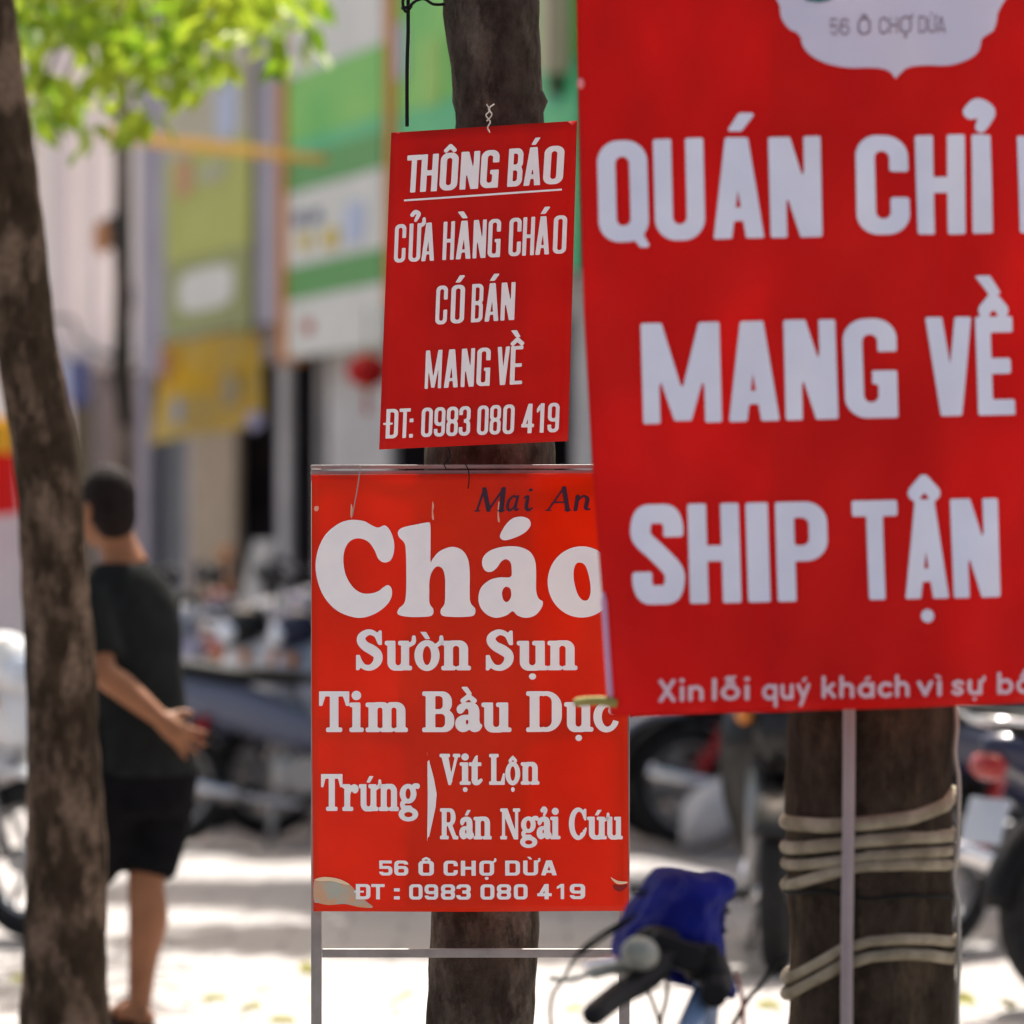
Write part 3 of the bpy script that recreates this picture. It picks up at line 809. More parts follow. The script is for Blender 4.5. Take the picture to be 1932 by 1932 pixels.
# cream building closing the view on the left, facing the camera
def cream():
    Y = 44.0
    def X(px): return (px - CX) * Y / F
    def Z(py): return H - (py - CY) * Y / F
    t = thing("cream_building", "cream building with tall vertical pilasters behind the utility pole", "building", (X(60), Y, 0))
    def put(mb, name, m, parent=t):
        mb.v = [tuple(Vector(v) - t.location) for v in mb.v]
        return mb.build(name, m, parent)
    w = MB()
    w.box(((X(-900) + X(268)) / 2, Y + 3, 3.7), (X(268) - X(-900), 6, 7.4))
    put(w, "wall", PLASTER_CREAM)
    for a, b_, d in ((110, 136, .10), (176, 188, .06), (262, 268, .05), (40, 62, .1), (-60, -40, .1), (-200, -170, .1)):
        p = MB(); p.box(((X(a) + X(b_)) / 2, Y - d / 2 - .003, 3.75), (X(b_) - X(a), d, 7.0)); put(p, "pilaster", mat("pale_pink_plaster", (.70, .63, .60), .85))
    c = MB(); c.box(((X(-900) + X(266)) / 2, Y - .153, Z(672)), (X(266) - X(-900), .3, .06)); put(c, "ledge", PLASTER_GREY)
    g = MB(); g.box(((X(176) + X(266)) / 2, Y - .04, Z(700) / 2), (X(266) - X(176), .07, Z(700))); put(g, "gate", BROWN_W)
    dk = MB(); dk.box(((X(60) + X(172)) / 2, Y - .03, Z(745) / 2), (X(172) - X(60), .05, Z(745))); put(dk, "door", mat("olive_brown_door", (.10, .085, .05), .6))
    for k in range(3):
        f = MB(); xc = X(-300 - 220 * k)
        for s_ in (-1, 1):
            f.box((xc + s_ * .42, Y - .03, 3.6), (.08, .05, 1.6)); f.box((xc, Y - .03, 3.6 + s_ * .84), (.92, .05, .08))
        fo = put(f, "window", mat("brown_window_frame", (.12, .07, .045), .5))
        p = MB(); p.box((xc, Y - .015, 3.6), (.76, .02, 1.6)); put(p, "pane", GLASS, fo)
cream()
# ------------------------------------------------------------------ signboards and hangings along the shops
def signboard(name, label, px0, px1, d, bands, z0=None, z1=None, frame=None, ref=None, extra=None):
    """bands: (py_top, py_bottom, colour material) read at picture column ref"""
    u0, u1 = U(px0, d), U(px1, d)
    t = thing(name, label, "sign", fac((u0 + u1) / 2, d, 0))
    def put(mb, nm, m):
        mb.v = [tuple(Vector(v) - t.location) for v in mb.v]
        return mb.build(nm, m, t)
    ref = ref or (px0 + px1) / 2
    zs = [z_at(ref, b[0], d) for b in bands] + [z_at(ref, bands[-1][1], d)]
    bk = MB(); fbox(bk, u0 + .02, u1 - .02, d - .14, d - .043, zs[-1] + .01, zs[0] - .01); put(bk, "backing", STEEL)
    for b in bands:
        mb = MB(); fbox(mb, u0, u1, d - .04, d, z_at(ref, b[1], d) + .002, z_at(ref, b[0], d) - .002); put(mb, "panel", b[2])
    if frame:
        for (a, b_) in ((u0 - .16, u0 - .003),):
            mb = MB(); fbox(mb, a, b_, d - .14, d + .03, zs[-1] - .03, zs[0]); put(mb, "edge_strip", frame)
    for e in (extra or []):
        (pa, ya, pb, yb, m) = e
        mb = MB()
        ua, ub = U(pa, d), U(pb, d); za, zb = z_at((pa + pb) / 2, ya, d), z_at((pa + pb) / 2, yb, d)
        n = 22; c = ((ua + ub) / 2, (za + zb) / 2)
        ring = lambda dd: [fac(c[0] + (ub - ua) / 2 * math.copysign(abs(math.cos(2 * math.pi * k / n)) ** .5, math.cos(2 * math.pi * k / n)), dd,
                               c[1] + (za - zb) / 2 * math.copysign(abs(math.sin(2 * math.pi * k / n)) ** .5, math.sin(2 * math.pi * k / n))) for k in range(n)]
        mb.rings([ring(d + .002), ring(d + .016)], smooth=False)
        put(mb, "raised_mark", m)
    return t
G1 = mat("leaf_green_panel", (.13, .50, .10), .45, (.24, .58, .12), 1.2)
G2 = mat("teal_green_panel", (.07, .48, .21), .45, (.12, .52, .22), 1.2)
G3 = mat("deep_green_panel", (.10, .33, .09), .45)
GW = mat("grey_white_panel", (.60, .62, .57), .5, (.68, .69, .65), 2)
ORANGE = mat("orange_trim", (.66, .25, .04), .5)
OLIVE = mat("olive_panel", (.40, .44, .10), .5, (.45, .49, .13), 1.5)
OLIVE2 = mat("dark_olive_panel", (.30, .33, .13), .5)
PALEBLUE = mat("pale_blue_panel", (.45, .52, .68), .5)
SALMON = mat("salmon_panel", (.55, .27, .16), .5)
NAVY = mat("navy_mark", (.05, .07, .18), .5)
YELLOW = mat("yellow_mark", (.60, .47, .10), .5)
signboard("signboard", "tall signboard of green and pale grey bands with an orange edge", 542, 722, .30,
          [(-160, 128, GW), (128, 255, G1), (255, 285, G2), (285, 350, G3), (350, 494, GW), (494, 556, G3), (556, 668, GW)], frame=ORANGE, ref=600,
          extra=[(556, 400, 574, 428, NAVY), (588, 396, 606, 420, NAVY), (612, 430, 640, 468, YELLOW), (566, 440, 590, 470, YELLOW), (652, 380, 690, 460, PALEBLUE), (575, 604, 592, 628, mat("red_mark", (.45, .06, .05), .5))])
signboard("signboard", "green signboard behind the middle tree trunk, with pale upper corner and orange edge", 748, 1092, .34,
          [(-260, -60, GW), (-60, 120, G1), (120, 200, G1), (200, 560, G2)], frame=ORANGE, ref=800,
          extra=[(752, 40, 766, 150, PALEBLUE), (800, 70, 836, 200, mat("lime_mark", (.30, .55, .12), .5)), (1040, 40, 1062, 200, mat("teal_mark", (.06, .32, .22), .5)), (1064, 230, 1080, 300, mat("bright_green_mark", (.06, .55, .20), .5))])
signboard("signboard", "olive green signboard with a grey white panel in its lower half, under the leaves", 312, 468, .26,
          [(-120, 280, mat("khaki_panel", (.42, .39, .27), .5, (.50, .48, .37), 1.5)), (280, 480, OLIVE), (480, 640, OLIVE2)], ref=390,
          extra=[(340, 505, 442, 585, GW), (412, 150, 448, 262, PALEBLUE), (336, 300, 362, 372, SALMON), (334, 130, 350, 175, SALMON), (375, 305, 430, 345, mat("pale_olive", (.40, .41, .26), .5))])
# grey strip wall panel between the signs
mb = MB(); fbox(mb, U(472, .2), U(520, .2), .06, .2, z_at(495, 612, .2), z_at(495, 10, .2))
tag(mb.build("pillar_cladding", PLASTER_LILAC), "lilac grey cladding strip between the olive and the green signboards", "cladding")
# yellow cloth banner
def cloth(name, label, cat, pts_top, pts_bot, D, m, waves=1.5, amp=.025, nx=24, ny=16):
    mb = MB(); n1 = ny + 1
    for off in (0, .012):
        vs = []
        for i in range(nx + 1):
            a = i / nx
            for j in range(n1):
                b = j / ny
                x = (pts_top[0][0] * (1 - a) + pts_top[1][0] * a) * (1 - b) + (pts_bot[0][0] * (1 - a) + pts_bot[1][0] * a) * b
                y = (pts_top[0][1] * (1 - a) + pts_top[1][1] * a) * (1 - b) + (pts_bot[0][1] * (1 - a) + pts_bot[1][1] * a) * b
                p = W(x, y, D)
                p.y += amp * (b * .8 + .2) * math.sin(a * waves * 6.28 + b * 2) + off
                vs.append(p)
        mb.add(vs, [(i * n1 + j, (i + 1) * n1 + j, (i + 1) * n1 + j + 1, i * n1 + j + 1) for i in range(nx) for j in range(ny)], 0, True)
    o = mb.build(name, m)
    # origin at the cloth's middle so that procedural patches stay with it
    c = W((pts_top[0][0] + pts_top[1][0]) / 2, (pts_top[0][1] + pts_bot[0][1]) / 2, D)
    o.data.transform(Matrix.Translation(-c)); o.location = c
    return tag(o, label, cat)
YCLOTH = mat("yellow_printed_cloth", (.92, .62, .06), .8, (.80, .62, .22), 2.6, contrast=(.42, .6), trans=.25, detail=2)
yc = cloth("cloth_banner", "faded yellow cloth banner hanging under the olive signboard", "banner", ((306, 648), (490, 618)), ((284, 836), (498, 800)), 36.0, YCLOTH)
for (a, b_, c, d, m) in ((325, 750, 344, 800, PALEBLUE), (462, 775, 496, 812, mat("pale_lilac_mark", (.5, .48, .66), .6)), (415, 700, 452, 770, mat("beige_mark", (.50, .42, .25), .6)), (300, 655, 322, 720, SALMON)):
    mb = MB(); q = [W(a, b_, 35.90), W(c, b_, 35.90), W(c, d, 35.90), W(a, d, 35.90)]
    c0 = sum(q, Vector()) / 4
    n = 20
    mb.rings([[c0 - yc.location + Vector(((q[1].x - q[0].x) / 2 * math.cos(6.283 * k / n), dy, (q[0].z - q[3].z) / 2 * math.sin(6.283 * k / n))) for k in range(n)] for dy in (0, .02)], smooth=False)
    mb.build("printed_patch", m, yc)
mb = MB(); mb.tube([W(296, 646, 36.02), W(498, 612, 36.02)], .02)
mb.v = [tuple(Vector(v) - yc.location) for v in mb.v]
mb.build("hanging_rod", STEEL, yc)

# utility pole with cables, box
pp = W(231, 900, 30.0)
t = thing("utility_pole", "slim weathered concrete utility pole in front of the cream building", "pole", (pp.x, 30.0, 0))
mb = MB(); mb.tube([(0, 0, 0), (0, 0, 3.2), (0.0, 0, 9.5)], [.075, .06, .045], 14); mb.build("post", mat("weathered_brown_concrete", (.16, .12, .10), .9, (.26, .21, .18), 6), t)
mb = MB(); mb.box((-.03, -.12, H + 560 * 30 / F), (.12, .12, .2), bev=.015); mb.build("junction_box", mat("dark_box", (.05, .04, .04), .6), t)
mb = MB(); mb.ellip((-.11, -.17, H + 550 * 30 / F), (.06, .03, .11)); mb.build("orange_plate", mat("orange_plate", (.6, .28, .14), .6), t)
mb = MB()
mb.tube(catmull([(-.02, -.09, 3.3), (.05, -.1, 2.9), (-.03, -.1, 2.5), (.03, -.09, 2.1)], 8), .03); mb.build("cable_coil", DARKWIRE, t)
mb = MB(); mb.tube(catmull([W(-40, 640, 31), W(120, 600, 31), W(150, 640, 31), W(200, 668, 30.2), W(231, 662, 30.0)], 8), .014, 8)
tag(mb.build("sagging_cable", DARKWIRE), "thin dark cable sagging across the cream wall to the pole", "cable")
# yellow line
mb = MB(); mb.tube([W(196, 252, 29.5), W(320, 268, 28.9), W(470, 284, 28.2), W(612, 300, 27.5)], [.034, .040, .034, .024], 8)
tag(mb.build("ribbon_line", mat("yellow_ribbon", (.90, .58, .12), .6, trans=.3)), "yellow ribbon line stretched from under the leaves to the green signboard", "ribbon")
mb = MB()
mb.tube([W(612, 300, 27.5), W(640, 303, 27.2)], .012, 6)
# small blue sign on the cream wall
q = W(150, 722, 43.6)
t = thing("blue_sign", "small dark blue sign plate on the cream wall by the leaning tree", "sign", q)
mb = MB(); mb.box((0, 0, 0), (.17, .03, .42), bev=.01); mb.build("plate", NAVY, t)
mb = MB(); mb.box((0, .2, .1), (.03, .35, .03)); mb.build("bracket", STEEL, t)
mb = MB(); mb.box((-.2, .0, .03), (.2, .03, .3), bev=.01); mb.build("pale_plate", PALEBLUE, t)
# red lantern
q = W(693, 700, 28.6)
t = thing("paper_lantern", "round red lantern hanging at the shopfront behind the red notice", "lantern", q)
mb = MB()
n = 28; rings = []
for i in range(15):
    ph = -1.35 + 2.7 * i / 14
    rings.append([Vector((.12 * math.cos(ph) * (1 + .05 * math.cos(n / 2 * th)) * math.cos(th), .12 * math.cos(ph) * (1 + .05 * math.cos(n / 2 * th)) * math.sin(th), .10 * math.sin(ph))) for th in [2 * math.pi * k / n for k in range(n)]])
mb.rings(rings); mb.build("shade", mat("lantern_red", (.62, .015, .015), .6, trans=.3), t)
mb = MB(); mb.tube([(0, 0, .09), (0, 0, .12)], .03); mb.tube([(0, 0, -.12), (0, 0, -.09)], .03); mb.build("cap", mat("gold_cap", (.5, .33, .06), .4), t)
mb = MB(); mb.tube([(0, 0, .12), (0, 0, .38)], .006, 6); mb.build("cord", DARKWIRE, t)
mb = MB(); mb.tube([(0, 0, -.12), (0, 0, -.26)], [.012, .02], 8); mb.build("tassel", mat("lantern_red", (.62, .015, .015), .6), t)
# red flag on the far left
fl = cloth("flag", "red flag with a yellow upper part hanging behind the leaning tree trunk", "flag", ((-150, 770), (26, 790)), ((-150, 990), (38, 968)), 24.0, mat("flag_red", (.62, .012, .010), .7, trans=.2), 1.5, .05)
mb = MB()
n1 = 9
for off in (0, .014):
    vs = [W(-150 + 172 * i / 16, 772 + 18 * i / 16 + 66 * j / 8, 23.93) + Vector((0, .05 * math.sin(i / 16 * 9) * .4 + off, 0)) - fl.location for i in range(17) for j in range(n1)]
    mb.add(vs, [(i * n1 + j, (i + 1) * n1 + j, (i + 1) * n1 + j + 1, i * n1 + j + 1) for i in range(16) for j in range(8)], 0, True)
mb.build("yellow_part", mat("flag_yellow", (.75, .42, .03), .7, trans=.2), fl)
mb = MB(); mb.tube([W(-156, 1500, 24.05) - fl.location, W(-156, 740, 24.05) - fl.location], .02); mb.build("pole", STEEL, fl)
# pale wall pillar under the flag
p0 = W(-30, 1000, 25.0)
mb = MB(); mb.box((0, 0, .95), (.42, .3, 1.9), bev=.01); o = mb.build("gate_pillar", mat("pale_blue_grey_plaster", (.50, .50, .55), .8, (.58, .58, .61), 3)); o.location = (p0.x, 25.0, 0)
tag(o, "pale blue grey pillar below the red flag at the left edge", "pillar")
# board leaning by the beige pier
a = W(432, 1330, 25.9); b_ = W(500, 1020, 26.3)
mb = MB()
dirv = (b_ - a).normalized(); rot = dirv.to_track_quat('Z', 'Y').to_matrix()
mb.box(Vector((0, 0, 0)), (.13, .03, (b_ - a).length), rot, bev=.008)
lb = mb.build("leaning_board", mat("pale_board", (.50, .49, .46), .7)); lb.location = (a + b_) / 2
tag(lb, "pale narrow board leaning at a slant above the parked motorbikes", "board")
# dark bar of unknown kind and pale strip beside the middle trunk
mb = MB(); fbox(mb, U(1016, .5), U(1030, .5), .36, .5, z_at(1023, 135, .5), z_at(1023, -60, .5)); tag(mb.build("pale_strip", mat("cream_strip", (.60, .52, .38), .6)), "cream strip beside the middle tree trunk on the green signboard", "strip")
mb = MB(); fbox(mb, U(1027, .44), U(1034, .44), .36, .42, z_at(1040, 170, .5), z_at(1040, -60, .5)); tag(mb.build("dark_bar", mat("dark_bar_paint", (.08, .085, .05), .7)), "plain dark bar on the green signboard beside the middle tree trunk", "lamp")
# pale shop curtain between the notice and the banner
# ------------------------------------------------------------------ red sign "THÔNG BÁO" hung on the middle tree
blk_title = named(lambda c: blk(c, .45, .165, .145, .19), 'title'); blk_title.__name__ = 'blk_title'
blk_body = named(lambda c: blk(c, .31, .108, .10, .13), 'body'); blk_body.__name__ = 'blk_body'
blk_phone = named(lambda c: blk(c, .40, .135, .12, .17), 'phone'); blk_phone.__name__ = 'blk_phone'
blk_wide = named(lambda c: blk(c, .85, .25, .20, .26), 'wide'); blk_wide.__name__ = 'blk_wide'
blk_ban = named(lambda c: blk(c, .5, .185, .165, .215), 'ban'); blk_ban.__name__ = 'blk_ban'
blk_thin = named(lambda c: blk(c, .74, .10, .10, .34), 'thin'); blk_thin.__name__ = 'blk_thin'
slab_n = named(lambda c: slab(c, .19, .72), 'n'); slab_n.__name__ = 'slab_n'
rnd.tagk = 'r'; chan.tagk = 'c'; cooper.tagk = 'k'

def c4(*L): return [(ch, a * .3 + 644, b * .3 + 644) for ch, a, b in L]      # reading positions of an enlargement
def y4(y): return y * .3 + 161

SA = Sheet([(0, 738, 250), (1, 715, 848)], [(0, 1089, 228), (1, 1072, 832)], lambda a, b: 9.0, lambda a, b: .004 * math.sin(a * 4 + 1) + .003 * math.sin(b * 5) + .006 * b * b, .004)
t = thing("notice_sign", "red hanging notice with white lettering headed THÔNG BÁO, wired to the middle tree", "sign", W(900, 848, 9.0))
def under(t, objs):
    for o in objs:
        o.data.transform(Matrix.Translation(-Vector(t.location)))
objs = []
objs.append(SA.mesh(20, 30, "panel", RED1, t))
sl = 23 / 600
mkT = {'k': .05, 'w': .75}
objs.append(write(SA, t, c4(('T', 408, 502), ('H', 500, 608), ('Ô', 620, 735), ('N', 748, 868), ('G', 876, 992), ('B', 1048, 1142), ('Á', 1150, 1258), ('O', 1272, 1400)),
      ((644 + 410 * .3, y4(676)), (644 + 1400 * .3, y4(620))), ((760, 71), (1060, 73)), blk_title, WHITE_P, res=40, slant=.06, mk={'k': .055, 'w': .8}))
mb = MB()
for i in range(24):
    xa, xb = 762 + 298 * i / 24, 762 + 298 * (i + 1) / 24
    ya, yb = 376 - 20 * i / 24, 376 - 20 * (i + 1) / 24
    mb.add([SA.at_pix(xa, ya, .0016), SA.at_pix(xb, yb, .0016), SA.at_pix(xb, yb + 3.6, .0016), SA.at_pix(xa, ya + 3.6, .0016)], [(0, 1, 2, 3)])
objs.append(mb.build("underline", WHITE_P, t))
objs.append(write(SA, t, c4(('C', 333, 406), ('Ử', 424, 500), ('A', 505, 588), ('H', 638, 712), ('À', 722, 818), ('N', 828, 912), ('G', 922, 1003), ('C', 1053, 1132), ('H', 1140, 1216), ('Á', 1222, 1312), ('O', 1332, 1418)),
      ((644 + 333 * .3, y4(1116)), (644 + 1415 * .3, y4(1058))), ((744, 73), (1068, 73)), blk_body, WHITE_P, res=44, slant=sl, mk=mkT))
objs.append(write(SA, t, c4(('C', 593, 668), ('Ó', 688, 776), ('B', 818, 892), ('Á', 903, 993), ('N', 1003, 1093)),
      ((644 + 593 * .3, y4(1506)), (644 + 1093 * .3, y4(1476))), ((822, 74), (972, 72)), blk_body, WHITE_P, res=44, slant=sl, mk=mkT))
objs.append(write(SA, t, c4(('M', 527, 632), ('A', 647, 738), ('N', 753, 838), ('G', 851, 938), ('V', 978, 1058), ('Ề', 1062, 1142)),
      ((644 + 527 * .3, y4(1910)), (644 + 1142 * .3, y4(1880))), ((802, 73), (986, 73)), blk_body, WHITE_P, res=44, slant=sl, mk=mkT))
def c9(*L): return [(ch, a * .2334 + 676.2, b * .2334 + 676.2) for ch, a, b in L]
def y9(y): return y * .2334 + 727.7
objs.append(write(SA, t, c9(('Đ', 222, 322), ('T', 328, 420), (':', 412, 445), ('0', 508, 600), ('9', 612, 702), ('8', 712, 806), ('3', 812, 906), ('0', 960, 1052), ('8', 1062, 1152), ('0', 1168, 1262), ('4', 1318, 1422), ('1', 1440, 1502), ('9', 1530, 1624)),
      ((676.2 + 222 * .2334, y9(428)), (676.2 + 1624 * .2334, y9(376))), ((728, 56), (1055, 56)), blk_phone, WHITE_P, res=40, slant=sl))
mb = MB()
for (pts) in ([(918, 196), (924, 208), (917, 218), (925, 230), (920, 240), (924, 250)], [(932, 196), (922, 206), (928, 216), (918, 228)]):
    mb.tube(catmull([W(x, y, 8.985) + Vector((0, .006 * math.sin(y), 0)) for x, y in pts], 5), .0014, 6)
objs.append(mb.build("wire_tie", mat("pale_wire", (.55, .52, .47), .5, metal=.3), t))
under(t, objs)

# ------------------------------------------------------------------ menu sign on its steel frame
def c5(*L): return [(ch, a * .35 + 547.4, b * .35 + 547.4) for ch, a, b in L]
def y5(y): return y * .35 + 837.2
def x6(x): return x * .25 + 547.4
def y6(y): return y * .25 + 1449
SB = Sheet([(0, 587, 896), (.5, 588, 1310), (1, 591, 1720)], [(0, 1180, 892), (.5, 1184, 1305), (1, 1187, 1719)], lambda a, b: 9.03,
           lambda a, b: .006 * math.sin(a * 7 + .5 + b) + .004 * math.sin(a * 15 + b * 3) * (1 - b) + .003 * math.sin(b * 9 + a * 3), .003)
t = thing("menu_sign", "large red menu sign headed Cháo in fat white letters, standing on a steel frame", "sign", (W(890, 1720, 9.05).x, 9.05, 0))
objs = [SB.mesh(44, 60, "panel", RED2, t)]
kb = 522 * .35
lets = []
for ch, a, b_ in (('C', 136, 560), ('h', 582, 998), ('a', 1015, 1362), ("'", 1130, 1296), ('o', 1388, 1756)): lets.append((ch, a * .35 + 547.4, b_ * .35 + 547.4))
objs.append(write(SB, t, lets, ((600, y5(932)), (1150, y5(932))), ((600, kb), (1150, kb)), cooper, WHITE_P, res=64))
mkS = {'k': .062, 'w': 1.0}
objs.append(write(SB, t, c5(('S', 358, 497), ('ư', 513, 655), ('ờ', 675, 803), ('n', 818, 972), ('S', 1058, 1203), ('ụ', 1225, 1388), ('n', 1390, 1546)),
      ((672, y5(1218)), (1088, y5(1218))), ((672, 213 * .35), (1088, 213 * .35)), slab_n, WHITE_P, res=38, mk=mkS))
objs.append(write(SB, t, c5(('T', 158, 316), ('i', 322, 394), ('m', 410, 632), ('B', 715, 882), ('ầ', 893, 1032), ('u', 1034, 1190), ('D', 1275, 1462), ('ụ', 1480, 1632), ('c', 1640, 1762)),
      ((602, y5(1552)), (1165, y5(1550))), ((602, 214 * .35), (1165, 214 * .35)), slab_n, WHITE_P, res=38, mk=mkS))
objs.append(write(SB, t, [('T', x6(235), x6(392)), ('r', x6(396), x6(512)), ('ứ', x6(520), x6(664)), ('n', x6(672), x6(818)), ('g', x6(828), x6(966))],
      ((606, y6(322)), (790, y6(322))), ((606, 68), (790, 68)), slab_n, WHITE_P, res=38, mk=mkS))
def xq(x): return x * .2333 + 772.8
def yq(y): return y * .2333 + 1384.6
objs.append(write(SB, t, [('V', xq(245), xq(408)), ('ị', xq(408), xq(492)), ('t', xq(482), xq(582)), ('L', xq(645), xq(768)), ('ộ', xq(778), xq(892)), ('n', xq(902), xq(1048))],
      ((830, yq(408)), (1018, yq(408))), ((830, 57), (1018, 57)), slab_n, WHITE_P, res=38, mk=mkS))
objs.append(write(SB, t, [('R', xq(248), xq(392)), ('á', xq(405), xq(518)), ('n', xq(520), xq(662)), ('N', xq(735), xq(892)), ('g', xq(902), xq(1032)), ('ả', xq(1030), xq(1146)), ('i', xq(1140), xq(1218)), ('C', xq(1292), xq(1432)), ('ứ', xq(1438), xq(1592)), ('u', xq(1588), xq(1722))],
      ((830, yq(848)), (1172, yq(850))), ((830, 57), (1172, 57)), slab_n, WHITE_P, res=38, mk=mkS))
objs.append(flat_patch(SB, t, [(806, 1416), (811, 1440), (819, 1470), (824, 1498), (822, 1522), (815, 1555), (808, 1586), (806, 1586), (807, 1500)], WHITE_P, "bracket_mark", smooth=False))
def x7(x): return x * .25 + 547.4
objs.append(write(SB, t, [('5', x6(672), x6(772)), ('6', x6(785), x6(892)), ('Ô', x6(968), x6(1086)), ('C', x6(1158), x6(1266)), ('H', x6(1288), x6(1402)), ('Ợ', x6(1428), x6(1540)), ('D', x6(1622), x6(1735)), ('Ừ', x6(1758), x6(1872)), ('A', xq(1062), xq(1192))],
      ((716, y6(812)), (1050, y6(810))), ((716, 28.5), (1050, 28.5)), blk_wide, WHITE_P, res=36, mk={'k': .07, 'w': 1.3}))
objs.append(write(SB, t, [('Đ', x6(495), x6(606)), ('T', x6(612), x6(714)), (':', x6(783), x6(828)), ('0', x6(898), x6(1000)), ('9', x6(1015), x6(1118)), ('8', x6(1138), x6(1246)), ('3', x6(1254), x6(1364)), ('0', x6(1436), x6(1542)), ('8', x6(1560), x6(1668)), ('0', x6(1688), x6(1792)), ('4', xq(1032), xq(1150)), ('1', xq(1190), xq(1250)), ('9', xq(1295), xq(1420))],
      ((672, y6(992)), (1104, y6(990))), ((672, 29), (1104, 29)), blk_wide, WHITE_P, res=36))
objs.append(write(SB, t, [('M', 899, 955), ('a', 957, 982), ('i', 988, 1008), ('A', 1033, 1080), ('n', 1084, 1116)], ((899, 965), (1120, 963)), ((899, 44), (1120, 44)), chan, INK, res=44, slant=.16))
PEEL = mat("peeled_sheet_backing", (.58, .36, .22), .7, (.40, .44, .37), 38, contrast=(.42, .58))
objs.append(flat_patch(SB, t, [(592, 1664), (600, 1660), (630, 1658), (655, 1666), (672, 1682), (690, 1700), (704, 1712), (680, 1712), (650, 1706), (620, 1708), (600, 1704), (592, 1700)], PEEL, "peeled_patch", off=.0011))
objs.append(flat_patch(SB, t, [(593, 1660), (612, 1655), (640, 1659), (660, 1669), (650, 1669), (625, 1663), (604, 1663)], mat("pale_peel", (.80, .62, .40), .6), "peeled_patch", off=.0026))
objs.append(flat_patch(SB, t, [(1152, 1655), (1166, 1662), (1184, 1664), (1178, 1668), (1163, 1667)], mat("pale_peel", (.80, .62, .40), .6), "peeled_patch", off=.0012))
objs.append(flat_patch(SB, t, [(1158, 1669), (1170, 1671), (1184, 1669), (1176, 1680), (1166, 1682), (1158, 1676)], mat("dark_red_scuff", (.22, .015, .012), .6), "scuff", off=.0012))
for pts in ([(816, 946), (819, 955), (817, 964), (819, 980), (815, 978), (815, 960)], [(941, 946), (945, 956), (941, 966), (943, 984), (939, 982), (939, 960)], [(594, 955), (601, 956), (599, 964), (593, 963)], [(662, 950), (665, 960), (664, 976), (661, 974), (661, 960)]):
    objs.append(flat_patch(SB, t, pts, mat("pale_scratch", (.72, .36, .26), .6), "scratch", off=.0013))
EDGE = mat("sheet_edge_white", (.62, .56, .48), .5)
for e in ([(586.6, 897), (587.8, 1310), (590.6, 1719), (592.4, 1719), (589.8, 1310), (589.0, 897)], [(1183.6, 1305), (1186.6, 1719), (1188.4, 1719), (1185.6, 1305)]):
    objs.append(flat_patch(SB, t, e, EDGE, "folded_edge", smooth=False, off=.0011))
# frame of square tube: two legs, top double bar, crossbar
s9 = 9.05 / F
def bar(px0, py0, px1, py1, w, name, D=9.075):
    a, b_ = W(px0, py0, D), W(px1, py1, D)
    mb = MB(); d = b_ - a
    mb.box((a + b_) / 2, (w, w, d.length), d.to_track_quat('Z', 'Y').to_matrix(), bev=.002)
    o = mb.build(name, STEEL, t); objs.append(o); return o
gy = 1000 + H * F / 9.075
bar(597, 885, 597, gy, .020, "leg"); bar(1178, 885, 1178, gy, .020, "leg")
bar(608, 1798, 1167, 1798, .0165, "crossbar")
bar(586, 881, 1200, 880, .0075, "top_rail", 9.06); bar(586, 892, 1200, 890, .0075, "top_rail", 9.06)
bar(608, 1310, 1167, 1310, .0165, "crossbar"); 
for q in ([(680, 878), (676, 910), (670, 945), (664, 975)], [(878, 876), (884, 888), (885, 905), (883, 922)], [(846, 846), (850, 862), (838, 874), (842, 884)]):
    mb = MB(); mb.tube(catmull([W(x, y, 9.012) for x, y in q], 5), .0013, 6); objs.append(mb.build("wire_tie", WIRE if q[0][0] < 700 else DARKWIRE, t))
under(t, objs)

# ------------------------------------------------------------------ the big banner tied to the near tree
BL = [(0, 1082, -330), (.197, 1088, 0), (.36, 1094, 270), (.55, 1102, 590), (.73, 1119, 900), (.88, 1138, 1150), (1, 1151, 1353)]
BR = [(0, 2290, -365), (1, 2302, 1316)]
def bdisp(a, b):
    f = .010 * math.sin(a * 10 + .6 + b * .8) + .006 * math.sin(a * 23 + b * 4) * b + .005 * math.sin(b * 8 + a * 5) + .012 * math.exp(-((a - .04) / .05) ** 2) * (1 - b)
    f += .010 * math.sin(a * 13 + b * 1.5 + 2.2) * (.4 + .6 * b) + .016 * math.exp(-(a / .045) ** 2) + .007 * math.sin(a * 31 + 5 * math.sin(b * 3 + 1)) * (.3 + b) + .009 * math.sin((a - b * .7) * 30) * math.exp(-((a - .55) / .3) ** 2) + .004 * math.sin((a + b * .5) * 45 + 2) * (b + .2)
    if a > .49: f +=   .28 * (a - .49) - .018 * (1 - math.exp(-(a - .49) / .05))
    return f
SCB = Sheet(BL, BR, lambda a, b: 7.63, bdisp, .0025)
t = thing("banner", "large red vinyl banner with pale lettering tied to the near tree trunk", "banner", W(1690, 1350, 7.63))
objs = [SCB.mesh(90, 90, "sheet", RED3, t)]
mkB = {'k': .062, 'w': .85}
def cb(*L): return [(ch, a * .45 + 1062.6, b_ * .45 + 1062.6) for ch, a, b_ in L]
objs.append(write(SCB, t, cb(('Q', 145, 357), ('U', 380, 592), ('Á', 622, 838), ('N', 862, 1083), ('C', 1222, 1452), ('H', 1480, 1690), ('Ỉ', 1716, 1803)) + [('B', 1926, 2016), ('Á', 2028, 2122), ('N', 2136, 2230)],
      ((1128, 458.5), (1873, 439)), ((1128, 195), (1873, 187)), blk_ban, WHITE_B, res=44, mk={'k': .066, 'w': .8}, slant=-.025, off=.002))
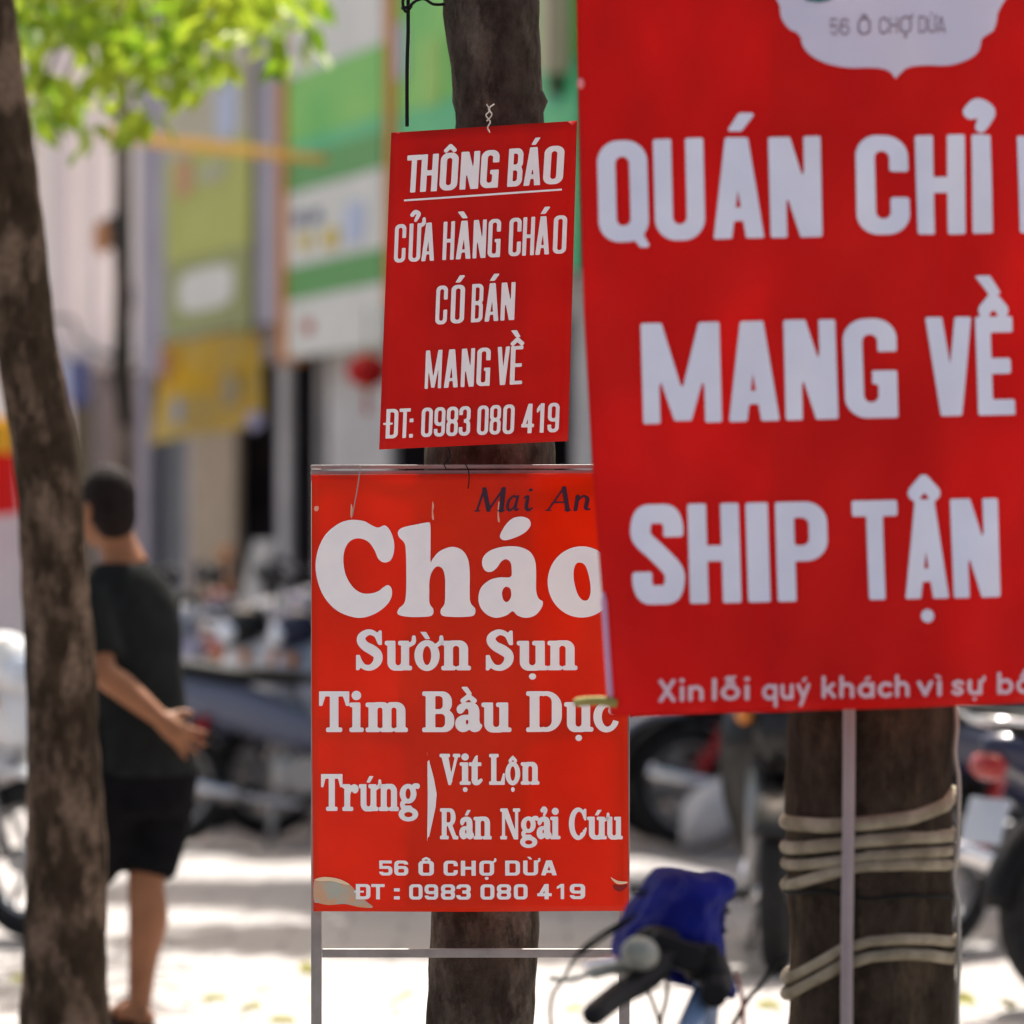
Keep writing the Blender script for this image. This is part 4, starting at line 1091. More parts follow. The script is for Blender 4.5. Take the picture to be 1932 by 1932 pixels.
objs.append(write(SCB, t, cb(('M', 328, 662), ('A', 688, 903), ('N', 925, 1148), ('G', 1175, 1403), ('V', 1522, 1724), ('Ề', 1738, 1902)),
      ((1211, 801), (1918, 782)), ((1211, 191), (1918, 188)), blk_ban, WHITE_B, res=44, mk={'k': .07, 'w': .8}, slant=-.03, off=.002))
objs.append(write(SCB, t, cb(('S', 286, 507), ('H', 525, 743), ('I', 768, 866), ('P', 893, 1110), ('T', 1214, 1407), ('Ậ', 1428, 1612), ('N', 1628, 1836)),
      ((1193, 1142), (1888, 1127)), ((1193, 190), (1888, 188)), blk_ban, WHITE_B, res=44, mk={'k': .075, 'w': .85}, slant=-.03, off=.002))
def words_px(spec, x0):
    """spread words of rounded letters over their measured ranges"""
    out = []
    for w, a, b_ in spec:
        ws = []
        for ch in w:
            d = unicodedata.normalize('NFD', ch)[0]
            _, g0, g1 = rnd(d); ws.append(g1 - g0)
        gap = .14; tot = sum(ws) + gap * (len(ws) - 1); k = (b_ - a) / tot; x = a
        for ch, wd in zip(w, ws): out.append((ch, x, x + wd * k)); x += (wd + gap) * k
    return out
sp = [(w, a * .45 + 1062.6, b_ * .45 + 1062.6) for w, a, b_ in (("Xin", 398, 590), ("lỗi", 625, 782), ("quý", 832, 1036), ("khách", 1085, 1450), ("vì", 1482, 1588), ("sự", 1628, 1760), ("bất", 1822, 2030))]
for part in (sp[:1], sp[1:2], sp[2:3], sp[3:4], sp[4:5], sp[5:6], sp[6:]):
    objs.append(write(SCB, t, words_px(part, 0), ((1240, 1325), (1932, 1310)), ((1240, 43), (1932, 43)), rnd, WHITE_S, res=30, mk={'k': .07, 'w': .9}, off=.002, top=.70))
# badge at the top
badge = [(1471, -60), (1471, 10), (1474, 36), (1490, 58), (1508, 66), (1513, 88), (1530, 108), (1560, 122), (1600, 129), (1640, 128), (1670, 131), (1684, 140), (1691, 152), (1698, 140), (1712, 128), (1745, 124), (1790, 124), (1830, 110), (1850, 92), (1856, 68), (1878, 54), (1886, 20), (1886, -60)]
objs.append(flat_patch(SCB, t, [(x, y) for x, y in badge], mat("badge_lilac", (.52, .50, .62), .5, (.58, .54, .66), 5), "badge", off=.002, n=4))
objs.append(flat_patch(SCB, t, [(1518, 0), (1530, 4), (1543, 6), (1556, 4), (1568, -2), (1572, -30), (1543, -44), (1514, -30)], mat("teal_print", (.03, .14, .17), .5), "emblem", off=.004))
objs.append(write(SCB, t, [('5', 1566, 1580), ('6', 1584, 1602), ('Ô', 1618, 1642), ('C', 1658, 1674), ('H', 1677, 1692), ('Ợ', 1696, 1718), ('D', 1732, 1747), ('Ừ', 1750, 1765), ('A', 1767, 1784)],
      ((1566, 68), (1784, 63)), ((1566, 32), (1784, 32)), blk_thin, mat("badge_print", (.20, .13, .17), .5), res=30, off=.004, mk={'k': .05, 'w': 1.2}))
# hem and ties
mb = MB(); 
pts = [SCB.at(0, b, .001) for b in np.linspace(.86, .985, 12)]
mb.tube([p + Vector((.003, -.001, 0)) for p in pts], [.002] + [.0055] * 10 + [.003], 8); objs.append(mb.build("hem", mat("hem_lit_lilac", (.50, .26, .42), .5), t))  # light on the hem's side is put into the lilac colour
mb = MB(); c = SCB.at(0, .985, .004)
mb.tube(catmull([c + Vector((.012, 0, 0)), c + Vector((-.012, -.004, .004)), c + Vector((-.035, .01, .003)), c + Vector((-.05, .05, 0))], 6), .0075, 8)
objs.append(mb.build("corner_tie", mat("olive_cord", (.24, .21, .06), .8), t))
mb = MB(); c = SCB.at(.004, .29, .004)
mb.ellip(c + Vector((.0, 0, -.0)), (.006, .004, .009)); objs.append(mb.build("grommet", mat("pink_tag", (.7, .2, .22), .5), t))
for a in (.0, .33, .66, 1.0):
    c = SCB.at(a, 0, 0); mb = MB()
    mb.torus(c + Vector((0, -.003, -.03)), .012, .003, 'y', 16, 6); objs.append(mb.build("eyelet", CHROME, t))
mb = MB()
for b in (.02, .55):
    for s_ in (0.30, .62):
        p = SCB.at(s_, b, -.004); q = Vector((.635, 7.9, p.z + .02))
        d = (q - p); d.z = 0; q2 = q - d.normalized() * .145; q2.z = p.z + .02
        mb.tube([p, q2], .003, 6)
objs.append(mb.build("tie_cord", mat("pale_cord", (.5, .47, .40), .8), t))
under(t, objs)
# ------------------------------------------------------------------ trees
rng = np.random.default_rng(7)
LEAF = mat("leaf_green", (.13, .24, .012), .5, (.32, .40, .03), 2.5, trans=.5, contrast=(.4, .6))
LEAF2 = mat("leaf_dark_green", (.05, .11, .016), .5, (.10, .17, .025), 3, trans=.4)
BARK_L = bark_mat("bark_brown_patched", (.034, .024, .016), (.072, .051, .034), (.235, .165, .12), .455)
BARK_M = bark_mat("bark_dark", (.036, .029, .023), (.088, .074, .060), (.15, .13, .105), .43)
BARK_R = bark_mat("bark_near", (.030, .022, .016), (.066, .050, .037), (.11, .083, .055), .42)

def trunk_mesh(rows, D, zbot_px, n=40, seed=0, amp=.035, knots=()):
    """rows: (y, x_left, x_right) edges read in the picture at distance D"""
    r_ = np.random.default_rng(seed)
    ph = r_.uniform(0, 6.28, 12)
    ys = np.array([r[0] for r in rows]); xl = np.array([r[1] for r in rows]); xr = np.array([r[2] for r in rows])
    rings = []
    y0, y1 = rows[0][0], zbot_px
    m = 150
    for i in range(m + 1):
        y = y0 + (y1 - y0) * i / m
        a, b = np.interp(y, ys, xl), np.interp(y, ys, xr)
        if y > ys[-1]:
            fl = (y - ys[-1]) / max(1, (y1 - ys[-1])); a -= 22 * fl * fl; b += 22 * fl * fl
        c = W((a + b) / 2, y, D); rad = (b - a) / 2 * D / F
        ring = []
        for j in range(n):
            th = 2 * math.pi * j / n
            k = 1 + amp * (math.sin(2 * th + ph[0] + y * .004) * .5 + .5 * math.sin(3 * th + ph[1] + y * .009) + .45 * math.sin(5 * th + ph[2] - y * .013) + .3 * math.sin(9 * th + ph[3] + y * .05) + .25 * math.sin(y * .08 + ph[4] + 2 * th))
            for (ky, kth, kw, ka) in knots:
                dth = (th - kth + math.pi) % (2 * math.pi) - math.pi
                k += ka * math.exp(-((y - ky) / kw) ** 2 - (dth / (.5 if kth < 50 else 9)) ** 2)
            ring.append(c + Vector((math.cos(th), math.sin(th), 0)) * rad * k)
        rings.append(ring)
    return rings

def leaf_quads(centers, size, spread, per, droop=.3, seed=0):
    """many small folded leaves about the given twig ends"""
    r_ = np.random.default_rng(seed)
    n = len(centers) * per
    C = np.repeat(np.array(centers, float), per, axis=0) + r_.normal(0, spread, (n, 3))
    d = r_.normal(0, 1, (n, 3)); d[:, 2] -= droop * 2; d /= np.linalg.norm(d, axis=1)[:, None]
    up = r_.normal(0, .6, (n, 3)); up[:, 2] += 1
    s = np.cross(d, up); s /= np.linalg.norm(s, axis=1)[:, None]
    nn = np.cross(s, d)
    L = size * r_.uniform(.65, 1.25, n)[:, None]; Wd = L * .27
    v = np.stack([C, C + d * L * .35 + s * Wd + nn * L * .07, C + d * L * .72 + s * Wd * .72 + nn * L * .05, C + d * L - nn * L * .06,
                  C + d * L * .72 - s * Wd * .72 + nn * L * .05, C + d * L * .35 - s * Wd + nn * L * .07], axis=1).reshape(-1, 3)
    f = []
    for i in range(n):
        b = i * 6
        f.append((b, b + 1, b + 2, b + 3)); f.append((b, b + 3, b + 4, b + 5))
    return v, f

def crown_points(c, rad, n, seed):
    r_ = np.random.default_rng(seed)
    p = r_.normal(0, 1, (n, 3)); p /= np.linalg.norm(p, axis=1)[:, None]
    rr = r_.uniform(.25, 1, (n, 1)) ** .45
    lump = 1 + .22 * np.sin(p[:, :1] * 5 + seed) * np.cos(p[:, 1:2] * 4) + .15 * np.sin(p[:, 2:] * 7)
    return p * rr * lump * np.array(rad) + np.array(c)

def tree(name, label, rows, D, bark, crown_c, crown_r, nclump, zbot, seed, knots=(), extra=None, amp=.035, lobes=(), per=16, leafsize=.11, lm=None):
    base = W((rows[-1][1] + rows[-1][2]) / 2, zbot, D); base.z = 0
    t = thing(name, label, "tree", base)
    def put(mb, nm, m):
        mb.v = [tuple(Vector(v) - base) for v in mb.v]
        return mb.build(nm, m, t)
    mb = MB(); rings = trunk_mesh(rows, D, zbot, seed=seed, amp=amp, knots=knots)
    mb.rings(rings); put(mb, "trunk", bark)
    top = sum(rings[0], Vector()) / len(rings[0]); r0 = (rings[0][0] - top).length
    ext = Vector(crown_c)
    pts = crown_points(crown_c, crown_r, nclump, seed + 5)
    for k, (lc, lr, ln) in enumerate(lobes): pts = np.concatenate([pts, crown_points(lc, lr, ln, seed + 20 + k)])
    lim = MB()
    r_ = np.random.default_rng(seed + 9)
    lim.tube(catmull([top - Vector((0, 0, .05)), top + (ext - top) * .5 + Vector((.1, 0, 0)), ext + Vector((0, 0, crown_r[2] * .6))], 6), list(np.linspace(r0 * .97, .03, 13)), 16)
    for k in range(9):
        q = Vector(pts[r_.integers(len(pts))])
        st = top + (ext - top) * r_.uniform(.25, .9)
        lim.tube(catmull([st, st + (q - st) * .5 + Vector((0, 0, .18)), q], 5), list(np.linspace(.05, .012, 11)), 8)
    if extra:
        q = np.array(extra[0]); mid = Vector(q.mean(axis=0)) + Vector((0, 0, .25))
        lim.tube(catmull([ext, ext + (mid - ext) * .5 + Vector((0, 0, .35)), mid], 8), list(np.linspace(.045, .018, 17)), 8)
        for k in range(26):
            e = Vector(q[r_.integers(len(q))])
            lim.tube(catmull([mid + (ext - mid) * r_.uniform(0, .3), mid + (e - mid) * .5 + Vector((0, 0, .12)), e], 4), list(np.linspace(.012, .004, 9)), 6)
    put(lim, "limbs", bark)
    v, f = leaf_quads(pts, leafsize, .17, per, .3, seed + 3)
    if extra:
        q, sp, pr, sz = extra
        v2, f2 = leaf_quads(q, sz, sp, pr, .5, seed + 4)
        f = f + [tuple(i + len(v) for i in g) for g in f2]; v = np.concatenate([v, v2])
    mb = MB(); mb.add(v.tolist(), f); put(mb, "crown", lm or LEAF)
    return t

# leaning tree on the left; the hanging sprig shows at the picture's top left
rows = [(-420, -150, -10), (-150, -118, 12), (0, -104, 27), (143, -86, 44), (300, -62, 67), (467, -34, 88), (633, -14, 104), (747, 4, 127), (850, 20, 147), (947, 34, 160), (1080, 40, 167), (1213, 44, 180), (1388, 50, 184), (1521, 52, 197), (1621, 53, 203), (1788, 46, 199), (1855, 43, 201), (1921, 38, 207)]
spr = []
r_ = np.random.default_rng(11)
def lower(px): return float(np.interp(px, [40, 90, 170, 230, 300, 420, 480, 520, 580], [235, 225, 205, 235, 165, 150, 165, 90, 95]))
while len(spr) < 260:
    px = r_.uniform(-60, 585); py = r_.uniform(-190, 235)
    if py > lower(px) - 12 : continue
    if py > 120 and r_.uniform() < .25: continue
    if px > 540 and not (20 < py < 85): continue
    if math.sin(px * .021 + 1) * math.cos(py * .03) > .55: continue
    p = W(px, py, 17.0 + r_.uniform(-1.1, 1.3)); spr.append((p.x, p.y, p.z))
tree("leaning_tree", "leaning brown tree with tan bark patches, half hiding the man in black, bright leaves above", rows, 12.1, BARK_L, (-2.3, 14.2, 5.8), (2.0, 2.2, 1.4), 330, 2078, 3,
     knots=((905, 4.9, 9, .05), (1350, 5.1, 14, .04), (700, 4.4, 12, .05)), extra=(spr, .07, 3, .135))
# middle tree that carries the notice
rows = [(-700, 846, 1020), (-200, 836, 1016), (0, 838, 1020), (60, 842, 1021), (150, 852, 1022), (230, 858, 1024), (860, 800, 1046), (1000, 808, 1030), (1720, 811, 1015), (1800, 809, 1014), (1870, 808, 1010), (1932, 806, 1009)]
tree("street_tree", "dark barked tree behind the two centre red signs, showing above, between and below them", rows, 9.26, BARK_M, (-.1, 9.6, 6.0), (2.3, 2.0, 1.5), 95, 1000 + H * F / 9.26, 13,
     knots=((193, 0.0, 14, .09), (191, 99, 9, .035), (30, 3.3, 30, .04)), amp=.028)
# near tree under the banner
rows = [(-800, 1500, 1795), (0, 1492, 1800), (1340, 1484, 1802), (1500, 1482, 1800), (1700, 1484, 1800), (1932, 1483, 1800)]
tree("near_tree", "thick near tree below the banner, wound with cream cable and a grey strip", rows, 7.9, BARK_R, (.7, 8.2, 6.0), (2.2, 1.8, 1.5), 95, 1000 + H * F / 7.9, 23, amp=.03)
# pavement trees to the right that throw the patchy shade
rows = [(-900, 1600, 1670), (1400, 1592, 1700), (1700, 1590, 1704)]
tree("pavement_tree", "slim tree standing behind the near cable wound tree", rows, 18.6, BARK_M, (1.75, 21.2, 5.4), (1.35, 1.2, .8), 230, 1000 + H * F / 18.6, 33, lm=LEAF2, per=50, leafsize=.17, lobes=[((.9, 19.6, 5.2), (.7, .35, .4), 50)])
rows = [(-900, 905, 985), (1600, 903, 983), (1650, 900, 986)]
tree("pavement_tree", "slim far tree lined up behind the middle tree and its two red signs", rows, 20.4, BARK_M, (.45, 21.9, 5.2), (1.25, .75, .6), 190, 1000 + H * F / 20.4, 43, lm=LEAF2, per=60, leafsize=.17,
     lobes=[((.0, 19.75, 5.0), (.75, .26, .4), 70), ((-.75, 21.9, 5.0), (.5, .3, .4), 30)])

# ------------------------------------------------------------------ cable, strip and wire on the near tree
NX, NY, NR = W(1641, 1500, 7.9).x, 7.9, .1395
def around(pxs, z_of, rad, a0=-1.62, a1=1.62, n=40):
    pts = []
    for i in range(n + 1):
        a = a0 + (a1 - a0) * i / n
        pts.append(Vector((NX + rad * math.sin(a), NY - rad * math.cos(a), z_of(NX + rad * math.sin(a)))))
    return pts
def zline(ptsxy):
    xs = [(p[0] - CX) * 7.76 / F for p in ptsxy]; zs = [H - (p[1] - CY) * 7.76 / F for p in ptsxy]
    return lambda X: float(np.interp(X, xs, zs))
CABLE = mat("cream_cable", (.15, .128, .085), .85, (.27, .24, .175), 22, bump=.1)
def full_turn(zf, zb, rad, n=72):
    pts = []
    for i in range(n):
        a = 2 * math.pi * i / n
        X = NX + rad * math.sin(a)
        z = zf(X)
        if math.cos(a) < 0:
            z = zf(NX + rad * (1 if math.sin(a) > 0 else -1)) * (1 - (-math.cos(a)) * 0) 
        pts.append(Vector((X, NY - rad * math.cos(a), z)))
    return pts
mb = MB()
turns = [([(1478, 1560), (1560, 1560), (1640, 1553), (1720, 1543), (1790, 1522), (1806, 1505)], .0105),
         ([(1478, 1611), (1560, 1597), (1640, 1586), (1720, 1581), (1806, 1583)], .0095),
         ([(1478, 1643), (1560, 1630), (1640, 1615), (1720, 1611), (1806, 1612)], .008),
         ([(1474, 1690), (1540, 1660), (1600, 1640), (1640, 1633), (1720, 1632), (1806, 1638)], .0085),
         ([(1474, 1872), (1530, 1833), (1590, 1792), (1640, 1776), (1700, 1772), (1760, 1776), (1806, 1786)], .008),
         ([(1474, 1905), (1530, 1862), (1590, 1822), (1640, 1806), (1700, 1800), (1760, 1806), (1806, 1818)], .0085)]
for pl, rr in turns:
    zf = zline(pl)
    pts = around(None, zf, NR - rr * .1, -1.75, 1.75, 44)
    # the back of the turn falls from one side to the other
    zl, zr = pts[-1].z, pts[0].z
    for i in range(1, 24):
        a = 1.75 + (2 * math.pi - 3.5) * i / 24
        pts.append(Vector((NX + (NR - rr * .1) * math.sin(a), NY - (NR - rr * .1) * math.cos(a), zl + (zr - zl) * i / 24)))
    pts.append(pts[0].copy())
    mb.tube(pts, rr * 1.22, 10)
o = mb.build("cable_coil", CABLE); tag(o, "cream cable wound in loose turns round the near tree under the banner", "cable")
mb = MB()
zs = np.linspace(0.0, 1.45, 30)
for i in range(29):
    pass
a = math.asin((W(1603, 1500, 7.76).x - NX) / NR)
pts = [Vector((NX + (NR + .009) * math.sin(a) + .002 * math.sin(z * 7), NY - (NR + .009) * math.cos(a), z)) for z in zs]
mb.tube(pts, .0105, 10)
tag(mb.build("conduit_pipe", mat("pinkish_grey_plastic", (.24, .205, .21), .7, (.29, .25, .255), 10, spec=.2)), "straight pinkish grey conduit running up the near tree trunk", "pipe")
mb = MB()
pl = [(1802, 1330), (1805, 1370), (1801, 1420), (1808, 1470), (1808, 1530), (1806, 1600), (1799, 1650), (1806, 1710), (1809, 1800), (1806, 1932), (1806, 2300)]
mb.tube(catmull([W(x, y, 7.84) for x, y in pl], 5), .0042, 8)
tag(mb.build("loose_cable", mat("pale_grey_cable", (.28, .27, .24), .6)), "thin pale cable hanging down the right side of the near tree trunk", "cable")
mb = MB(); zf = zline([(1474, 1694), (1560, 1684), (1640, 1696), (1720, 1690), (1806, 1700)])
mb.tube(around(None, zf, NR + .004, -1.7, 1.7, 30), .0035, 8)
tag(mb.build("black_tie", DARKWIRE), "thin black tie round the near tree between the two cable coils", "tie")
# thin dark cable hanging left of the middle tree
mb = MB()
mb.tube(catmull([W(771, -300, 9.15), W(770, 20, 9.15), W(770, 60, 9.15), W(768, 130, 9.15), W(768, 238, 9.12)], 6), .0036, 8)
mb.tube(catmull([W(757, 16, 9.14), W(772, 12, 9.14), W(784, 2, 9.14), W(800, -2, 9.15), W(818, 8, 9.17), W(838, 8, 9.2)], 6), .003, 8)
mb.tube(catmull([W(764, -20, 9.14), W(760, 6, 9.13), W(766, 22, 9.13), W(776, 12, 9.15)], 6), .003, 8)
tag(mb.build("hanging_wire", DARKWIRE), "thin dark wire with a twisted loop hanging left of the middle tree", "wire")

# fallen leaves on the pavement
FL = mat("fallen_leaf_yellow", (.42, .44, .08), .6, (.55, .52, .20), 20, trans=.2)
mb = MB()
def one_leaf():
    m = MB()
    v = [(0, 0, .004), (.035, .026, .016), (.07, .022, .012), (.105, 0, .006), (.07, -.022, .02), (.035, -.026, .012)]
    m.add(v, [(0, 1, 2, 3), (0, 3, 4, 5)]); return m.build("fallen_leaf", FL)
lf = one_leaf()
tag(lf, "yellow green fallen leaf on the sunlit pavement", "leaf", "fallen leaves on the pavement")
spots = [(375, 1887), (392, 1893), (515, 1868), (500, 1928), (20, 1860), (40, 1868), (728, 1905), (745, 1915), (1420, 1900), (1905, 1912), (600, 1890), (1846, 1896), (1100, 1906), (450, 1905), (560, 1835)]
for i, (x, y) in enumerate(spots):
    o = lf if i == 0 else lf.copy()
    if i: COL.objects.link(o)
    D = H * F / (y - CY)
    p = W(x, y, D); o.location = (p.x, D, .004); o.rotation_euler = (r_.uniform(-.9, -.2), r_.uniform(-.5, .5), r_.uniform(0, 6.28))
    o.scale = (1.1,) * 3
# ------------------------------------------------------------------ motorbikes
def paint(name, c): return mat(name, c, .35, coat=.3)
P_NAVY = paint("navy_paint", (.014, .018, .05)); P_BLACK = paint("black_paint", (.008, .008, .009)); P_WHITE = paint("white_paint", (.72, .72, .74))
P_RED = paint("red_paint", (.36, .015, .02)); P_SILVER = paint("silver_blue_paint", (.30, .34, .42)); P_GREY = paint("pale_lilac_paint", (.42, .40, .52))
SEATM = mat("black_seat", (.012, .012, .013), .65, (.02, .02, .02), 20, spec=.12)
LENS = mat("headlight_lens", (.62, .68, .78), .08, spec=.9, coat=1)
TAIL = mat("tail_lens", (.28, .006, .006), .2, coat=.5)
AMBER = mat("indicator_lens", (.55, .18, .02), .25, coat=.5)
MIRR = mat("mirror_glass", (.75, .78, .82), .04, metal=1.0)
PLATE = mat("number_plate_white", (.42, .46, .54), .5)
BODY_SLOT = []
def motorbike(label, body, trim):
    t = thing("motorbike", label, "motorbike", (0, 0, 0), 0, "motorbikes parked on the pavement")
    def B(mb, n, m, p=t): return mb.build(n, m, p)
    for x in (-.62, .62):
        mb = MB(); mb.torus((x, 0, .285), .238, .047, 'y', 40, 12); w = B(mb, "wheel", RUBBER)
        mb = MB(); mb.torus((x, 0, .285), .195, .018, 'y', 36, 8)
        for k in range(6):
            a = 2 * math.pi * k / 6
            mb.tube([(x, .012, .285), (x + .19 * math.cos(a), .006, .285 + .19 * math.sin(a))], .012, 6)
        mb.tube([(x, -.06, .285), (x, .06, .285)], .045, 16)
        mb.tube([(x, .055, .285), (x, .062, .285)], .085, 20)
        B(mb, "rim", ALLOY, w)
    mb = MB()
    mb.loft([(-.97, 0, .80, .02, .02), (-.93, 0, .79, .07, .05), (-.8, 0, .76, .10, .08), (-.55, 0, .70, .125, .11), (-.30, 0, .64, .12, .12), (-.08, 0, .56, .10, .11), (.1, 0, .50, .085, .085), (.25, 0, .52, .075, .08), (.38, 0, .62, .06, .09), (.44, 0, .70, .04, .06)], 'x', 18)
    B(mb, "body", body)
    mb = MB()
    mb.loft([(-.90, 0, .845, .05, .012), (-.85, 0, .85, .10, .035), (-.6, 0, .83, .135, .045), (-.33, 0, .79, .14, .042), (-.08, 0, .775, .115, .04), (.06, 0, .765, .06, .022), (.09, 0, .76, .02, .008)], 'x', 18)
    B(mb, "seat", SEATM)
    for s in (-1, 1):
        mb = MB(); rings = []
        for (z, x, yi, yo) in ((.95, .41, .03, .10), (.90, .45, .03, .165), (.80, .485, .03, .20), (.68, .475, .03, .205), (.55, .43, .035, .195), (.42, .36, .05, .165), (.33, .29, .06, .125), (.28, .24, .07, .10)):
            rings.append([(x + .012, s * yi, z), (x + .010, s * (yi + yo) / 2, z), (x - .03, s * yo, z), (x - .045, s * yo, z), (x - .012, s * (yi + yo) / 2, z), (x - .010, s * yi, z)])
        mb.rings(rings)
        B(mb, "leg_shield", trim)
    mb = MB(); mb.loft([(.36, 0, 1.0, .05, .05), (.40, 0, 1.0, .12, .085), (.49, 0, .985, .125, .10), (.55, 0, .965, .105, .095), (.585, 0, .95, .07, .07)], 'x', 18)
    B(mb, "handlebar_cowl", body)
    mb = MB(); mb.ellip((.575, 0, .955), (.03, .085, .06)); B(mb, "headlight", LENS)
    mb = MB(); mb.loft([(.34, 0, .82, .05, .10), (.44, 0, .83, .10, .13), (.53, 0, .80, .085, .12), (.57, 0, .76, .05, .07)], 'x', 16); B(mb, "front_cowl", trim)
    for s in (-1, 1):
        mb = MB(); mb.ellip((.54, s * .115, .84), (.035, .03, .03)); B(mb, "indicator", AMBER)
    mb = MB()
    for s in (-1, 1): mb.tube([(.44, s * .10, 1.02), (.42, s * .22, 1.035), (.37, s * .34, 1.02)], .012, 8)
    B(mb, "handlebar", CHROME)
    for s in (-1, 1):
        mb = MB(); mb.tube([(.405, s * .25, 1.032), (.365, s * .36, 1.02)], .019, 10); B(mb, "grip", PLASTIC_BLACK)
        mb = MB(); mb.tube([(.46, s * .2, 1.03), (.47, s * .28, 1.02), (.43, s * .36, 1.0)], .006, 6); B(mb, "brake_lever", CHROME)
        mb = MB(); mb.tube(catmull([(.42, s * .20, 1.04), (.43, s * .23, 1.13), (.44, s * .27, 1.20)], 5), .007, 8)
        mb.ellip((.445, s * .30, 1.225), (.022, .068, .045)); m_ = B(mb, "mirror", PLASTIC_BLACK)
        mb = MB(); mb.ellip((.425, s * .30, 1.225), (.006, .060, .038)); B(mb, "mirror_glass", MIRR, m_)
        mb = MB(); mb.tube([(.44, s * .085, .74), (.60, s * .085, .30)], [.026, .024], 10); B(mb, "fork", ALLOY)
        mb = MB(); mb.tube([(-.45, s * .12, .60), (-.60, s * .11, .32)], .024, 10)
        for k in range(7): mb.torus((-.47 - .018 * k, s * .12, .57 - .034 * k), .026, .007, 'z', 12, 6)
        B(mb, "shock_absorber", P_RED)
    for (x, a0, a1, nm, m) in ((.62, 35, 165, "front_fender", body), (-.62, 20, 175, "rear_fender", PLASTIC_BLACK)):
        mb = MB(); rings = []
        for i in range(19):
            a = R(a0 + (a1 - a0) * i / 18); ring = []
            for (dy, dr) in ((-.075, .295), (-.055, .325), (0, .335), (.055, .325), (.075, .295), (.05, .315), (0, .325), (-.05, .315)):
                ring.append((x + dr * math.cos(a), dy, .285 + dr * math.sin(a)))
            rings.append(ring)
        mb.rings(rings); B(mb, nm, m)
    mb = MB(); mb.box((-.965, 0, .575), (.012, .19, .14), Matrix.Rotation(R(18), 3, 'Y'), bev=.004); B(mb, "number_plate", PLATE)
    mb = MB(); mb.ellip((-.955, 0, .74), (.04, .085, .045)); B(mb, "tail_light", TAIL)
    mb = MB(); mb.tube(catmull([(-.62, .13, .80), (-.85, .13, .86), (-.98, .07, .88), (-.98, -.07, .88), (-.85, -.13, .86), (-.62, -.13, .80)], 5), .012, 8); B(mb, "grab_rail", CHROME)
    mb = MB(); mb.box((.02, 0, .33), (.34, .20, .17), bev=.04); mb.box((.22, 0, .36), (.16, .14, .13), bev=.02)
    for k in range(5): mb.box((.16 + .03 * k, 0, .36), (.012, .17, .16))
    mb.tube([(.0, -.1, .33), (.0, -.135, .33)], .085, 18); mb.tube([(.0, .1, .33), (.0, .13, .33)], .085, 18)
    B(mb, "engine", ALLOY)
    mb = MB(); mb.tube(catmull([(.24, -.05, .30), (.2, -.11, .20), (-.05, -.14, .20), (-.3, -.15, .24)], 5), .018, 8)
    mb.tube([(-.28, -.15, .235), (-.38, -.155, .255), (-.80, -.16, .36), (-.83, -.16, .368)], [.025, .046, .046, .03], 14); B(mb, "exhaust", CHROME)
    mb = MB(); mb.box((.02, 0, .215), (.09, .52, .03), bev=.01); mb.tube([(-.2, .12, .25), (-.62, .13, .285)], .022, 8); B(mb, "footrest", PLASTIC_BLACK)
    mb = MB(); mb.tube([(-.12, .10, .25), (-.17, .20, .0)], .013, 8); mb.tube([(-.12, -.10, .25), (-.17, -.15, .0)], .013, 8); B(mb, "stand", ALLOY)
    return t
def restyle(t, body, trim):
    for ch in t.children:
        n = ch.name.split('.')[0]
        m = body if n in ("body", "handlebar_cowl", "front_fender") else (trim if n in ("leg_shield", "front_cowl") else None)
        if m:
            ch.material_slots[0].link = 'OBJECT'; ch.material_slots[0].material = m
def gpos(px, D): return ((px - CX) * D / F, D, 0.0)
P_PALE = paint("slate_blue_paint", (.13, .145, .21))
proto = motorbike("slate blue and black motorbike side on behind the man's hand, exhaust towards the camera", P_PALE, P_BLACK)
